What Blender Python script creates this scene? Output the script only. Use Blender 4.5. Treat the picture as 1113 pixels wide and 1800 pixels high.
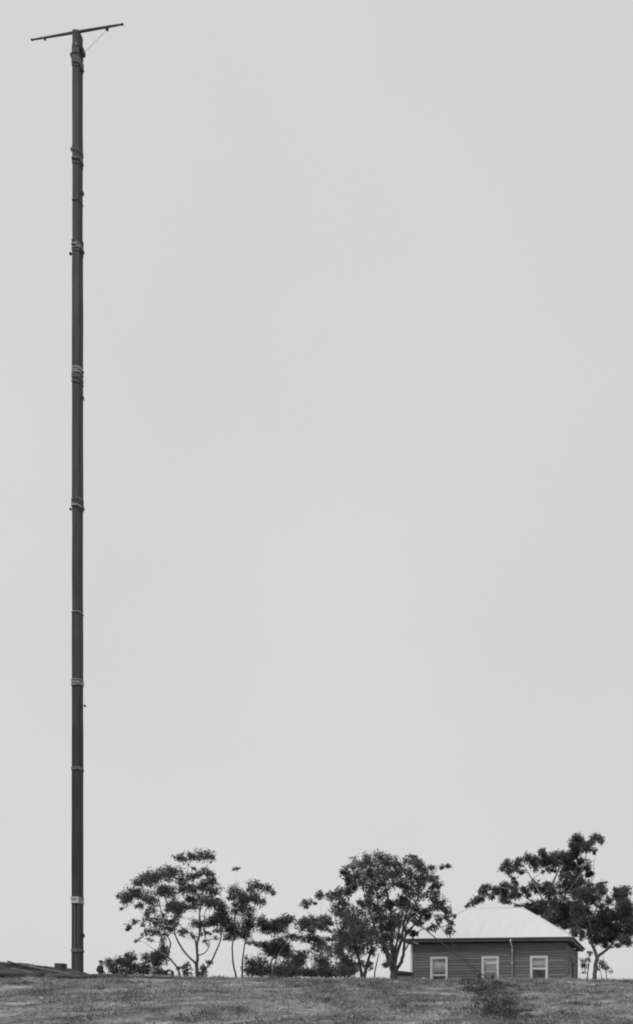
import bpy, math, random
import numpy as np
from mathutils import Vector

random.seed(11)
rng = np.random.default_rng(11)
for o in list(bpy.data.objects):
    bpy.data.objects.remove(o)
scene = bpy.context.scene
COL = scene.collection
PI = math.pi

# ------------------------------------------------------------------ camera
# level view camera with a risen and sideways-shifted front (verticals stay parallel)
F, CX, CY = 1305.0, 1010.0, 1790.0          # focal length and principal point in photograph pixels (1113 x 1800)
cam_d = bpy.data.cameras.new('camera')
cam = bpy.data.objects.new('camera', cam_d)
COL.objects.link(cam)
cam_d.sensor_fit = 'VERTICAL'
cam_d.sensor_height = 36.0
cam_d.sensor_width = 36.0 * 1113 / 1800
cam_d.lens = 36.0 * F / 1800.0
cam_d.shift_x = -(CX - 556.5) / 1800.0
cam_d.shift_y = (CY - 900.0) / 1800.0
cam_d.clip_start = 0.1
cam_d.clip_end = 9000
cam.location = (0, 0, 0)
cam.rotation_euler = (math.radians(90), 0, 0)
scene.camera = cam

# ------------------------------------------------------------------ sky and sun
SUN_EL, SUN_AZ = math.radians(50), math.radians(-128)   # azimuth from +Y towards +X: behind and left of the camera
world = bpy.data.worlds.new('World')
scene.world = world
world.use_nodes = True
wn, wl = world.node_tree.nodes, world.node_tree.links
wn.clear()
w_out = wn.new('ShaderNodeOutputWorld')
w_bg = wn.new('ShaderNodeBackground')
w_sky = wn.new('ShaderNodeTexSky')
w_sky.sky_type = 'NISHITA'
w_sky.sun_disc = False
w_sky.sun_elevation = SUN_EL
w_sky.sun_rotation = SUN_AZ
w_sky.dust_density = 4.0
w_bw = wn.new('ShaderNodeRGBToBW')
w_pow = wn.new('ShaderNodeMath'); w_pow.operation = 'POWER'; w_pow.inputs[1].default_value = 0.06
w_mul = wn.new('ShaderNodeMath'); w_mul.operation = 'MULTIPLY'; w_mul.inputs[1].default_value = 6.4
w_tc = wn.new('ShaderNodeTexCoord')
w_noi = wn.new('ShaderNodeTexNoise'); w_noi.inputs['Scale'].default_value = 2.2; w_noi.inputs['Detail'].default_value = 5
w_map = wn.new('ShaderNodeMapRange')
w_map.inputs['From Min'].default_value = 0.3; w_map.inputs['From Max'].default_value = 0.7
w_map.inputs['To Min'].default_value = 0.975; w_map.inputs['To Max'].default_value = 1.025
w_mul2 = wn.new('ShaderNodeMath'); w_mul2.operation = 'MULTIPLY'
wl.new(w_sky.outputs[0], w_bw.inputs[0])
wl.new(w_bw.outputs[0], w_pow.inputs[0])
wl.new(w_pow.outputs[0], w_mul.inputs[0])
wl.new(w_tc.outputs['Generated'], w_noi.inputs['Vector'])
wl.new(w_noi.outputs['Fac'], w_map.inputs['Value'])
wl.new(w_mul.outputs[0], w_mul2.inputs[0])
wl.new(w_map.outputs[0], w_mul2.inputs[1])
wl.new(w_mul2.outputs[0], w_bg.inputs['Color'])
w_bg.inputs['Strength'].default_value = 0.1
wl.new(w_bg.outputs[0], w_out.inputs[0])

sun_d = bpy.data.lights.new('sun', 'SUN')
sun = bpy.data.objects.new('sun', sun_d)
COL.objects.link(sun)
sun_d.energy = 1.3
sun_d.angle = math.radians(12)
sun_d.color = (1, 1, 1)
_dir = Vector((math.sin(SUN_AZ) * math.cos(SUN_EL), math.cos(SUN_AZ) * math.cos(SUN_EL), math.sin(SUN_EL)))
sun.rotation_euler = (-_dir).to_track_quat('-Z', 'Y').to_euler()

vs = scene.view_settings
vs.view_transform = 'Standard'
vs.look = 'None'
vs.exposure = 0.0
vs.gamma = 1.0
vs.use_curve_mapping = False
scene.render.filter_size = 2.0
try:
    scene.cycles.filter_width = 2.0
except Exception:
    pass

# ------------------------------------------------------------------ materials (all grey: the photograph is monochrome)
def mat(name, v=0.2, v2=None, scale=4.0, detail=6.0, rough=0.85, bump=0.0, bscale=None, stretch=(1, 1, 1),
        spec=0.3, objrand=0.0, translucent=0.0, coords='Object', contrast=(0.35, 0.65), second=None, third=None):
    m = bpy.data.materials.new(name)
    m.use_nodes = True
    nt = m.node_tree
    n, l = nt.nodes, nt.links
    p = n['Principled BSDF']
    p.inputs['Roughness'].default_value = rough
    p.inputs['Specular IOR Level'].default_value = spec
    tc = n.new('ShaderNodeTexCoord')
    mp = n.new('ShaderNodeMapping')
    mp.inputs['Scale'].default_value = stretch
    l.new(tc.outputs[coords], mp.inputs['Vector'])
    noi = n.new('ShaderNodeTexNoise')
    noi.inputs['Scale'].default_value = scale
    noi.inputs['Detail'].default_value = detail
    l.new(mp.outputs[0], noi.inputs['Vector'])
    mr = n.new('ShaderNodeMapRange')
    mr.inputs['From Min'].default_value, mr.inputs['From Max'].default_value = contrast
    mr.inputs['To Min'].default_value = v
    mr.inputs['To Max'].default_value = v if v2 is None else v2
    l.new(noi.outputs['Fac'], mr.inputs['Value'])
    val = mr.outputs[0]
    for second in (second, third):              # (scale, low, high) multiplies a further noise
        if not second: continue
        n2 = n.new('ShaderNodeTexNoise')
        n2.inputs['Scale'].default_value = second[0]
        n2.inputs['Detail'].default_value = 4
        l.new(mp.outputs[0], n2.inputs['Vector'])
        m2 = n.new('ShaderNodeMapRange')
        m2.inputs['From Min'].default_value, m2.inputs['From Max'].default_value = 0.36, 0.64
        m2.inputs['To Min'].default_value, m2.inputs['To Max'].default_value = second[1], second[2]
        l.new(n2.outputs['Fac'], m2.inputs['Value'])
        mu = n.new('ShaderNodeMath'); mu.operation = 'MULTIPLY'
        l.new(val, mu.inputs[0]); l.new(m2.outputs[0], mu.inputs[1])
        val = mu.outputs[0]
    if objrand:
        oi = n.new('ShaderNodeObjectInfo')
        m3 = n.new('ShaderNodeMapRange')
        m3.inputs['To Min'].default_value, m3.inputs['To Max'].default_value = 1 - objrand, 1 + objrand
        l.new(oi.outputs['Random'], m3.inputs['Value'])
        mu = n.new('ShaderNodeMath'); mu.operation = 'MULTIPLY'
        l.new(val, mu.inputs[0]); l.new(m3.outputs[0], mu.inputs[1])
        val = mu.outputs[0]
    l.new(val, p.inputs['Base Color'])
    if bump:
        nb = n.new('ShaderNodeTexNoise')
        nb.inputs['Scale'].default_value = bscale or scale * 4
        nb.inputs['Detail'].default_value = 6
        l.new(mp.outputs[0], nb.inputs['Vector'])
        b = n.new('ShaderNodeBump')
        b.inputs['Strength'].default_value = bump
        b.inputs['Distance'].default_value = 0.03
        l.new(nb.outputs['Fac'], b.inputs['Height'])
        l.new(b.outputs[0], p.inputs['Normal'])
    if translucent:
        out = n['Material Output']
        tr = n.new('ShaderNodeBsdfTranslucent')
        l.new(val, tr.inputs['Color'])
        mx = n.new('ShaderNodeMixShader')
        mx.inputs[0].default_value = translucent
        l.new(p.outputs[0], mx.inputs[1]); l.new(tr.outputs[0], mx.inputs[2])
        l.new(mx.outputs[0], out.inputs[0])
    return m

M = {}
M['ground'] = mat('paddock_soil_and_turf', 0.11, 0.31, scale=1.1, detail=10, rough=1, bump=0.6, bscale=9, spec=0.1, second=(0.33, 0.72, 1.2), third=(9, 0.62, 1.38))
M['grass'] = mat('dry_grass_blades', 0.12, 0.41, scale=1.3, detail=8, rough=0.9, spec=0.15, translucent=0.2, second=(0.33, 0.7, 1.25), third=(14, 0.35, 1.65))
M['spoil'] = mat('dark_spoil', 0.025, 0.09, scale=2.2, detail=9, rough=1, bump=0.8, bscale=12, spec=0.1)
M['mast'] = mat('tarred_oregon', 0.044, 0.072, scale=3, detail=8, stretch=(5, 5, 0.3), rough=0.75, bump=0.3, bscale=12, objrand=0.16, third=(0.5, 0.85, 1.15))
M['mast_dark'] = mat('tarred_iron', 0.045, 0.075, scale=6, rough=0.7)
M['rope'] = mat('weathered_hemp', 0.34, 0.55, scale=9, rough=0.95, bump=0.4)
M['rope_pale'] = mat('pale_new_rope', 0.5, 0.72, scale=8, rough=0.95, bump=0.3)
M['rope_dark'] = mat('tarred_rope', 0.05, 0.08, scale=9, rough=0.95)
M['rope_grey'] = mat('grey_rope', 0.18, 0.3, scale=9, rough=0.95)
M['wire'] = mat('galvanised_wire', 0.85, 0.9, scale=4, rough=0.5)
M['yard'] = mat('yard_timber', 0.1, 0.16, scale=4, stretch=(0.3, 4, 4), rough=0.8)
M['board'] = mat('stained_weatherboard', 0.13, 0.2, scale=2.4, detail=8, stretch=(0.35, 1, 6), rough=0.75, objrand=0.2, bump=0.15, bscale=20)
M['board_pale'] = mat('pale_weathered_board', 0.24, 0.3, scale=2.4, stretch=(0.35, 1, 6), rough=0.75)
M['wallback'] = mat('wall_backing', 0.07, 0.09, scale=3)
M['trim'] = mat('white_window_paint', 0.62, 0.74, scale=5, rough=0.6)
M['fascia'] = mat('fascia_paint', 0.2, 0.27, scale=2, stretch=(0.3, 1, 3), rough=0.7)
M['gutter'] = mat('gutter_paint_and_shade', 0.09, 0.14, scale=3, rough=0.6)  # shadow line at the roof edge is put into this dark colour
M['soffit'] = mat('soffit_lining', 0.1, 0.13, scale=3, rough=0.8)
M['curtain'] = mat('grey_net_curtain', 0.5, 0.66, scale=16, stretch=(2.2, 1, 0.15), rough=0.95)
M['curtain_dark'] = mat('dark_grey_curtain', 0.26, 0.34, scale=16, stretch=(2.2, 1, 0.15), rough=0.95)  # darker grey version of the curtain, for the middle window
M['blind'] = mat('white_roller_blind', 0.72, 0.78, scale=3, rough=0.9)
M['interior'] = mat('dim_room', 0.05, 0.06, scale=1)
M['plank'] = mat('weathered_plank', 0.1, 0.2, scale=3, stretch=(0.4, 5, 5), rough=0.9, objrand=0.25)
M['plank_pale'] = mat('pale_plank', 0.26, 0.36, scale=3, stretch=(0.4, 5, 5), rough=0.9)
M['plank_dark'] = mat('old_dark_log', 0.05, 0.09, scale=3, stretch=(0.5, 4, 4), rough=0.95, bump=0.4)
M['leaf'] = mat('gum_leaf', 0.09, 0.13, scale=1.2, detail=3, rough=0.5, spec=0.5, translucent=0.42, third=(10, 0.6, 1.5))
M['leaf_dense'] = mat('dense_gum_leaf', 0.09, 0.145, scale=1.3, detail=3, rough=0.5, spec=0.5, translucent=0.42, third=(10, 0.6, 1.5))
M['scrub'] = mat('dark_scrub_leaf', 0.09, 0.135, scale=1.6, rough=0.7, translucent=0.2)
M['weed'] = mat('dark_weed_leaf', 0.05, 0.11, scale=1.6, rough=0.7, translucent=0.2)
M['bark_pale'] = mat('pale_gum_bark', 0.2, 0.42, scale=1.8, detail=7, stretch=(2, 2, 0.6), rough=0.9, bump=0.3)
M['bark_mid'] = mat('grey_gum_bark', 0.09, 0.2, scale=1.8, detail=7, stretch=(2, 2, 0.6), rough=0.9, bump=0.3)
M['bark_dark'] = mat('dark_bark', 0.06, 0.13, scale=2.4, detail=7, stretch=(2, 2, 0.6), rough=0.95, bump=0.5)
M['cloth'] = mat('dark_serge', 0.035, 0.06, scale=9, rough=0.95)
M['cloth_grey'] = mat('grey_trousers', 0.07, 0.09, scale=9, rough=0.95)
M['skin'] = mat('skin', 0.3, 0.36, scale=5, rough=0.7)
M['felt'] = mat('felt_hat', 0.04, 0.055, scale=8, rough=0.95)
M['stone'] = mat('white_stone', 0.65, 0.75, scale=8, rough=0.9, bump=0.3)

def roof_material():
    m = mat('pale_corrugated_iron', 0.69, 0.73, scale=1.6, detail=8, stretch=(1.6, 0.3, 0.5), rough=0.5, spec=0.3, objrand=0.0)
    return m
M['roof'] = roof_material()

def glass_material():
    m = bpy.data.materials.new('window_glass')
    m.use_nodes = True
    n, l = m.node_tree.nodes, m.node_tree.links
    n.clear()
    out = n.new('ShaderNodeOutputMaterial')
    t = n.new('ShaderNodeBsdfTransparent'); t.inputs[0].default_value = (0.96, 0.96, 0.96, 1)
    g = n.new('ShaderNodeBsdfGlossy'); g.inputs['Roughness'].default_value = 0.04
    x = n.new('ShaderNodeMixShader')
    x.inputs[0].default_value = 0.05
    l.new(t.outputs[0], x.inputs[1]); l.new(g.outputs[0], x.inputs[2])
    l.new(x.outputs[0], out.inputs[0])
    return m
M['glass'] = glass_material()

# ------------------------------------------------------------------ mesh helpers
class MB:
    def __init__(s):
        s.v, s.f = [], []
    def box(s, x0, x1, y0, y1, z0, z1):
        b = len(s.v)
        s.v += [(x0, y0, z0), (x1, y0, z0), (x1, y1, z0), (x0, y1, z0), (x0, y0, z1), (x1, y0, z1), (x1, y1, z1), (x0, y1, z1)]
        s.f += [tuple(b + i for i in q) for q in ((0, 3, 2, 1), (4, 5, 6, 7), (0, 1, 5, 4), (1, 2, 6, 5), (2, 3, 7, 6), (3, 0, 4, 7))]
        return s
    def poly(s, pts, faces):
        b = len(s.v)
        s.v += [tuple(p) for p in pts]
        s.f += [tuple(b + i for i in q) for q in faces]
        return s
    def tube(s, pts, radii, sides=8, closed=False, squash=1.0):
        pts = [Vector(p) for p in pts]
        n = len(pts)
        if not hasattr(radii, '__len__'):
            radii = [radii] * n
        b = len(s.v)
        up = None
        for i, p in enumerate(pts):
            if closed:
                d = pts[(i + 1) % n] - pts[i - 1]
            else:
                d = pts[min(i + 1, n - 1)] - pts[max(i - 1, 0)]
            if d.length < 1e-9:
                d = Vector((0, 0, 1))
            d.normalize()
            if up is None:
                up = Vector((1, 0, 0)) if abs(d.x) < 0.7 else Vector((0, 0, 1))
            a = up - d * up.dot(d)
            if a.length < 1e-5:
                a = d.orthogonal()
            a.normalize()
            up = a
            c = d.cross(a)
            for k in range(sides):
                t = 2 * PI * k / sides
                s.v.append(tuple(p + (a * math.cos(t) + c * math.sin(t) * squash) * radii[i]))
        m = n if closed else n - 1
        for i in range(m):
            j = (i + 1) % n
            for k in range(sides):
                k2 = (k + 1) % sides
                s.f.append((b + i * sides + k, b + i * sides + k2, b + j * sides + k2, b + j * sides + k))
        if not closed:
            s.f.append(tuple(b + k for k in reversed(range(sides))))
            s.f.append(tuple(b + (n - 1) * sides + k for k in range(sides)))
        return s
    def lathe(s, prof, sides=16, c=(0, 0, 0), sx=1.0, sy=1.0):
        b = len(s.v)
        for r, z in prof:
            for k in range(sides):
                t = 2 * PI * k / sides
                s.v.append((c[0] + r * sx * math.cos(t), c[1] + r * sy * math.sin(t), c[2] + z))
        for i in range(len(prof) - 1):
            for k in range(sides):
                k2 = (k + 1) % sides
                s.f.append((b + i * sides + k, b + i * sides + k2, b + (i + 1) * sides + k2, b + (i + 1) * sides + k))
        s.f.append(tuple(b + k for k in reversed(range(sides))))
        s.f.append(tuple(b + (len(prof) - 1) * sides + k for k in range(sides)))
        return s
    def build(s, name, m, parent=None, smooth=False, bevel=0.0):
        me = bpy.data.meshes.new(name)
        me.from_pydata(s.v, [], s.f)
        me.materials.append(m)
        if smooth:
            me.polygons.foreach_set('use_smooth', [True] * len(me.polygons))
        me.update()
        o = bpy.data.objects.new(name, me)
        COL.objects.link(o)
        if parent is not None:
            o.parent = parent
        if bevel:
            md = o.modifiers.new('bevel', 'BEVEL')
            md.width = bevel
            md.segments = 2
        return o

def empty(name, loc=(0, 0, 0), rz=0.0):
    o = bpy.data.objects.new(name, None)
    COL.objects.link(o)
    o.location = loc
    o.rotation_euler = (0, 0, rz)
    return o

def tag(o, label=None, cat=None, group=None, kind=None):
    if label: o['label'] = label
    if cat: o['category'] = cat
    if group: o['group'] = group
    if kind: o['kind'] = kind
    return o

def np_mesh(name, verts, nper, m, parent=None):
    """verts: (N, nper, 3) array of separate polygons."""
    n = verts.shape[0]
    me = bpy.data.meshes.new(name)
    me.vertices.add(n * nper)
    me.vertices.foreach_set('co', verts.reshape(-1).astype(np.float32))
    me.loops.add(n * nper)
    me.loops.foreach_set('vertex_index', np.arange(n * nper, dtype=np.int32))
    me.polygons.add(n)
    me.polygons.foreach_set('loop_start', np.arange(0, n * nper, nper, dtype=np.int32))
    me.materials.append(m)
    me.update(calc_edges=True)
    me.validate()
    o = bpy.data.objects.new(name, me)
    COL.objects.link(o)
    if parent is not None:
        o.parent = parent
    return o

def P(px, py, D):
    """the place in the paddock at distance D that the photograph shows at pixel (px, py)"""
    return Vector(((px - CX) / F * D, D, (CY - py) / F * D))

# ------------------------------------------------------------------ ground
def _hash(ix, iy, s):
    h = np.sin(ix * 127.1 + iy * 311.7 + s * 74.7) * 43758.5453
    return h - np.floor(h)
def vnoise(x, y, s=0.0):
    ix, iy = np.floor(x), np.floor(y)
    fx, fy = x - ix, y - iy
    fx = fx * fx * (3 - 2 * fx); fy = fy * fy * (3 - 2 * fy)
    a, b = _hash(ix, iy, s), _hash(ix + 1, iy, s)
    c, d = _hash(ix, iy + 1, s), _hash(ix + 1, iy + 1, s)
    return (a * (1 - fx) + b * fx) * (1 - fy) + (c * (1 - fx) + d * fx) * fy - 0.5
def sstep(a, b, x):
    t = np.clip((x - a) / (b - a), 0, 1)
    return t * t * (3 - 2 * t)
PLATEAU = 1.62
def ground_z(x, y, bumps=True):
    x = np.asarray(x, float); y = np.asarray(y, float)
    lin = -1.62 + 0.1246 * np.maximum(y - 4.0, 0.0)
    k = 0.35
    h = np.clip(0.5 + 0.5 * (PLATEAU - lin) / k, 0, 1)
    z = PLATEAU * (1 - h) + lin * h - k * h * (1 - h)
    z = z + 0.08 * sstep(-9, -20, x) * sstep(16, 31, y)
    if bumps:
        fade = sstep(400, 60, np.abs(y)) * sstep(400, 60, np.abs(x))
        z = z + fade * (0.10 * vnoise(x * 0.35, y * 0.35, 1) + 0.07 * vnoise(x * 1.1, y * 1.1, 2)
                        + 0.045 * vnoise(x * 2.7, y * 2.7, 3))
    return z
def gz(x, y):
    return float(ground_z(x, y))
def ground_hit(px, py):
    d = 6.0
    while d < 40:
        p = P(px, py, d)
        if gz(p.x, p.y) >= p.z:
            return Vector((p.x, p.y, gz(p.x, p.y)))
        d += 0.05
    return P(px, py, 30)

def axis(lo, hi, step, far):
    core = list(np.arange(lo, hi + 1e-6, step))
    out, d, w = [], step * 2, step * 2
    while d < far:
        out.append(d); w *= 1.5; d += w
    return np.array([lo - e for e in reversed(out)] + core + [hi + e for e in out])
gx, gy = axis(-42, 22, 0.22, 4000), axis(2, 44, 0.2, 4000)
GX, GY = np.meshgrid(gx, gy)
GZ = ground_z(GX, GY)
nv = np.stack([GX, GY, GZ], -1).reshape(-1, 3)
nx, ny = len(gx), len(gy)
idx = np.arange(nx * ny).reshape(ny, nx)
fq = np.stack([idx[:-1, :-1], idx[:-1, 1:], idx[1:, 1:], idx[1:, :-1]], -1).reshape(-1, 4)
me = bpy.data.meshes.new('ground')
me.vertices.add(len(nv)); me.vertices.foreach_set('co', nv.reshape(-1).astype(np.float32))
me.loops.add(fq.size); me.loops.foreach_set('vertex_index', fq.reshape(-1).astype(np.int32))
me.polygons.add(len(fq)); me.polygons.foreach_set('loop_start', np.arange(0, fq.size, 4, dtype=np.int32))
me.polygons.foreach_set('use_smooth', [True] * len(fq))
me.materials.append(M['ground'])
me.update(calc_edges=True)
ground = bpy.data.objects.new('ground', me)
COL.objects.link(ground)
ground['kind'] = 'structure'

# ------------------------------------------------------------------ weatherboard house
H0 = Vector((-0.506, 44.0, PLATEAU - 0.05))        # front right corner, on the ground
house = empty('weatherboard_house', H0, math.radians(-6.0))
tag(house, 'single storey dark weatherboard house with pale hipped iron roof', 'house')
HW, HD = 9.40, 6.5
ZB, ZT = 0.12, 2.93                                 # wall foot and top above the house's ground
def fl(px):
    k = (px - CX) / F
    return (k * 44.0 + 0.506) / (0.9945 + k * 0.1045)
def fz(py, lx=-4.0):
    return (CY - py) / F * (44.0 - lx * 0.1045) - H0.z
wins = []
for a, b in ((757, 787.5), (847, 877.5), (932, 963.5)):
    wins.append((fl(a), fl(b)))
ZW1 = fz(1681)
ZW0 = ZW1 - 1.55

def intervals(lo, hi, holes):
    out, c = [], lo
    for a, b in sorted(holes):
        if a > c: out.append((c, a))
        c = b
    if c < hi: out.append((c, hi))
    return out

def clad_wall(frame_rot, frame_loc, L, holes, label):
    """wall in its own frame: x along, outer face at y=0, inside at y>0"""
    mb = MB()
    hs = [(a, b) for a, b in holes]
    for a, b in intervals(0, L, hs):
        mb.box(a, b, 0.0, 0.1, ZB, ZT)
    for a, b in hs:
        mb.box(a, b, 0.0, 0.1, ZB, ZW0)
        mb.box(a, b, 0.0, 0.1, ZW1, ZT)
    w = mb.build('wall', M['wallback'], house)
    w.location = frame_loc
    w.rotation_euler = (0, 0, frame_rot)
    step = 0.168
    k = 0
    z = ZB
    while z < ZT - 0.02:
        z1 = min(z + step + 0.02, ZT)
        hit = [h for h in hs if z + step > ZW0 - 0.06 and z < ZW1 - 0.01]
        segs = intervals(0.07, L - 0.07, [(a - 0.01, b + 0.01) for a, b in hit])
        for (a, b) in segs:
            cuts = [a]
            if b - a > 4.5:
                cuts.append(a + (b - a) * random.uniform(0.3, 0.7))
            cuts.append(b)
            for c0, c1 in zip(cuts[:-1], cuts[1:]):
                j = random.uniform(-0.003, 0.003)
                t = 0.036
                zb_ = z + j
                prof = [(-0.002, zb_), (-t, zb_ + 0.004), (-t, zb_ + 0.03), (-t * 0.55, zb_ + 0.062), (-0.012, z1), (-0.002, z1)]
                np_ = len(prof)
                e1 = c1 - 0.004
                bd = MB().poly([(c0, y, q) for y, q in prof] + [(e1, y, q) for y, q in prof],
                               [(i, i + np_, (i + 1) % np_ + np_, (i + 1) % np_) for i in range(np_)] + [tuple(range(np_)), tuple(reversed(range(np_, 2 * np_)))])
                bd.build('weatherboard', M['board'], w)
        z += step
        k += 1
    return w

front_holes = [(a + HW, b + HW) for a, b in wins]
front = clad_wall(0, (-HW, 0, 0), HW, front_holes, 'front')
SW = (3.0, 3.9)
side = clad_wall(PI / 2, (0, 0, 0), HD, [SW], 'side')
left = clad_wall(-PI / 2, (-HW, HD, 0), HD, [], 'left')
back = clad_wall(PI, (0, HD, 0), HW, [], 'back')
# pale horizontal batten under the left eave
MB().box(fl(726), fl(834), -0.05, -0.036, fz(1676.3), fz(1674.8)).build('batten', M['board_pale'], house)
# corner boards
for x, y, nm in ((0, 0, 'board'), (-HW, 0, 'trim'), (0, HD, 'board'), (-HW, HD, 'board')):
    MB().box(x - 0.06, x + 0.06, y - 0.06, y + 0.06, ZB, ZT - 0.003).build('corner_board', M[nm], house, bevel=0.006)
# floor and dim rooms behind the windows
MB().box(-HW + 0.11, -0.11, 0.11, HD - 0.11, ZB - 0.08, ZB - 0.02).build('floor', M['interior'], house)
MB().box(-HW + 0.11, -0.11, 0.11, HD - 0.11, ZT - 0.1, ZT - 0.04).build('ceiling', M['interior'], house)
for k in range(6):
    for j in range(3):
        xx = -0.2 - (HW - 0.4) * k / 5; yy = 0.2 + (HD - 0.4) * j / 2
        MB().lathe([(0.07, 0), (0.065, ZB + 0.06)], 8, (xx, yy, -0.12)).build('stump', M['plank_dark'], house)

def window(x0, x1, parent_rot, parent_loc, rail, curtain=None, blind=None, frame='trim', fw=0.125, gap=0.0, railw=0.06, cur_mat='curtain'):
    mb = MB()
    mb.box(x0, x0 + fw, -0.06, 0.07, ZW0, ZW1)
    mb.box(x1 - fw, x1, -0.06, 0.07, ZW0, ZW1)
    mb.box(x0 + fw, x1 - fw, -0.058, 0.068, ZW1 - fw, ZW1)
    mb.box(x0 + fw, x1 - fw, -0.058, 0.068, ZW0, ZW0 + 0.06)
    w = mb.build('window', M[frame], house)
    w.location = parent_loc
    w.rotation_euler = (0, 0, parent_rot)
    MB().box(x0 - 0.05, x1 + 0.05, -0.11, -0.062, ZW0 - 0.05, ZW0 - 0.002).build('sill', M[frame], w)
    i0, i1, zt, zb = x0 + fw + 0.002, x1 - fw - 0.002, ZW1 - fw - 0.002, ZW0 + 0.062
    zr = ZW1 - rail
    s = 0.035
    up = MB()
    up.box(i0, i0 + s, -0.02, 0.01, zr, zt).box(i1 - s, i1, -0.02, 0.01, zr, zt)
    up.box(i0 + s, i1 - s, -0.019, 0.009, zt - s, zt).box(i0 + s, i1 - s, -0.024, 0.009, zr, zr + railw)
    up.build('upper_sash', M[frame], w)
    lo = MB()
    lo.box(i0, i0 + s, 0.015, 0.045, zb, zr).box(i1 - s, i1, 0.015, 0.045, zb, zr)
    lo.box(i0 + s, i1 - s, 0.016, 0.044, zb, zb + 0.06).box(i0 + s, i1 - s, 0.016, 0.044, zr - 0.03, zr - 0.002)
    lo.build('lower_sash', M[frame], w)
    MB().box(i0 + s, i1 - s, -0.006, -0.002, zr + railw, zt - s).build('pane', M['glass'], w)
    MB().box(i0 + s, i1 - s, 0.028, 0.032, zb + 0.06, zr - 0.03).build('pane', M['glass'], w)
    if curtain:
        ca, cb = curtain
        c = MB()
        nfold = 33
        pts = []
        for i in range(nfold):
            x = i0 + (i1 - i0) * i / (nfold - 1)
            y = 0.085 + 0.015 * math.sin(i * 1.7) + random.uniform(-0.005, 0.005)
            pts += [(x, y, ZW1 - ca), (x, y + 0.004, ZW1 - cb)]
        c.poly(pts, [(2 * i, 2 * i + 2, 2 * i + 3, 2 * i + 1) for i in range(nfold - 1)])
        o = c.build('curtain', M[cur_mat], w, smooth=True)
        sd = o.modifiers.new('thickness', 'SOLIDIFY'); sd.thickness = 0.004
    if blind:
        ba, bb = blind
        MB().box(i0 + 0.01, i1 - 0.01, 0.05, 0.055, ZW1 - bb, ZW1 - ba).tube([(i0, 0.053, ZW1 - ba), (i1, 0.053, ZW1 - ba)], 0.02, 8).build('roller_blind', M['blind'], w)
    return w
L0 = (-HW, 0, 0)
fh = front_holes
window(fh[0][0], fh[0][1], 0, L0, 1.13, curtain=(0.16, 0.93), railw=0.075)
window(fh[1][0], fh[1][1], 0, L0, 0.93, curtain=(0.3, 1.6), blind=(0.17, 0.47), railw=0.03, cur_mat='curtain_dark')
window(fh[2][0], fh[2][1], 0, L0, 0.8, curtain=(0.15, 0.72), railw=0.11)
window(SW[0], SW[1], PI / 2, (0, 0, 0), 0.9, frame='gutter')

# roof: four sheeted slopes, each of separate iron sheets, with ridge and hip caps
OV = 0.42
EZ = fz(1649.0, -4.0)                               # roof edge height
RZ = 7.08 - H0.z
E = [Vector((OV, -OV, EZ)), Vector((-HW - OV, -OV, EZ)), Vector((-HW - OV, HD + OV, EZ)), Vector((OV, HD + OV, EZ))]
RR, RL = Vector((-3.19, HD / 2, RZ)), Vector((-6.72, HD / 2, RZ))
roof = MB()
roof.poly([E[0], E[1], E[2], E[3], RR, RL], [(1, 0, 4, 5), (2, 1, 5), (3, 2, 5, 4), (0, 3, 4)])
roof.v = [(x, y, z - 0.02) for x, y, z in roof.v]
roof_o = roof.build('roof', M['roof'], house)
def slope_sheets(A, B, C, D_):
    """iron sheets up the slope: eave from A to B, top edge from D_ (above A) to C (above B)"""
    A, B, C, D_ = map(Vector, (A, B, C, D_))
    u = (B - A); Lh = u.length; u.normalize()
    nrm = (B - A).cross(D_ - A).normalized()
    if nrm.z < 0: nrm = -nrm
    up = nrm.cross(u).normalized()
    if up.z < 0: up = -up
    d0, c0 = (D_ - A), (C - A)
    dx, dh, cx, ch = d0.dot(u), d0.dot(up), c0.dot(u), c0.dot(up)
    def top(x):
        if x < dx: return dh * x / max(dx, 1e-6)
        if x > cx: return ch * (Lh - x) / max(Lh - cx, 1e-6)
        return dh
    n = int(round(Lh / 0.66))
    for i in range(n):
        x0, x1 = Lh * i / n, Lh * (i + 1) / n
        x1 = min(x1, Lh)
        nn = 18
        pts, faces = [], []
        lift = 0.006
        for j in range(nn + 1):
            x = x0 + (x1 - x0) * j / nn
            w = 0.007 * math.cos(j * PI)
            p0 = A + u * x + nrm * (lift + w) - up * random.uniform(0.028, 0.034)
            p1 = A + u * x + up * max(top(x), 0.002) + nrm * (lift + w)
            pts += [p0, p1]
        faces = [(2 * j, 2 * j + 2, 2 * j + 3, 2 * j + 1) for j in range(nn)]
        MB().poly(pts, faces).build('roof_sheet', M['roof'], roof_o, smooth=True)
slope_sheets(E[1], E[0], RR, RL)
slope_sheets(E[0], E[3], RR, RR)
slope_sheets(E[2], E[1], RL, RL)
slope_sheets(E[3], E[2], RL, RR)
def cap(a, b, r=0.07, m='roof', nm='ridge_cap'):
    MB().tube([a + Vector((0, 0, 0.012)), b + Vector((0, 0, 0.012))], r, 10, squash=0.5).build(nm, M[m], roof_o, smooth=True)
cap(RR + Vector((0.06, 0, 0)), RL - Vector((0.06, 0, 0)), 0.055)
for a, b in ((E[0], RR), (E[3], RR), (E[1], RL), (E[2], RL)):
    cap(a + (b - a) * 0.02, b, 0.05, nm='hip_cap')
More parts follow.
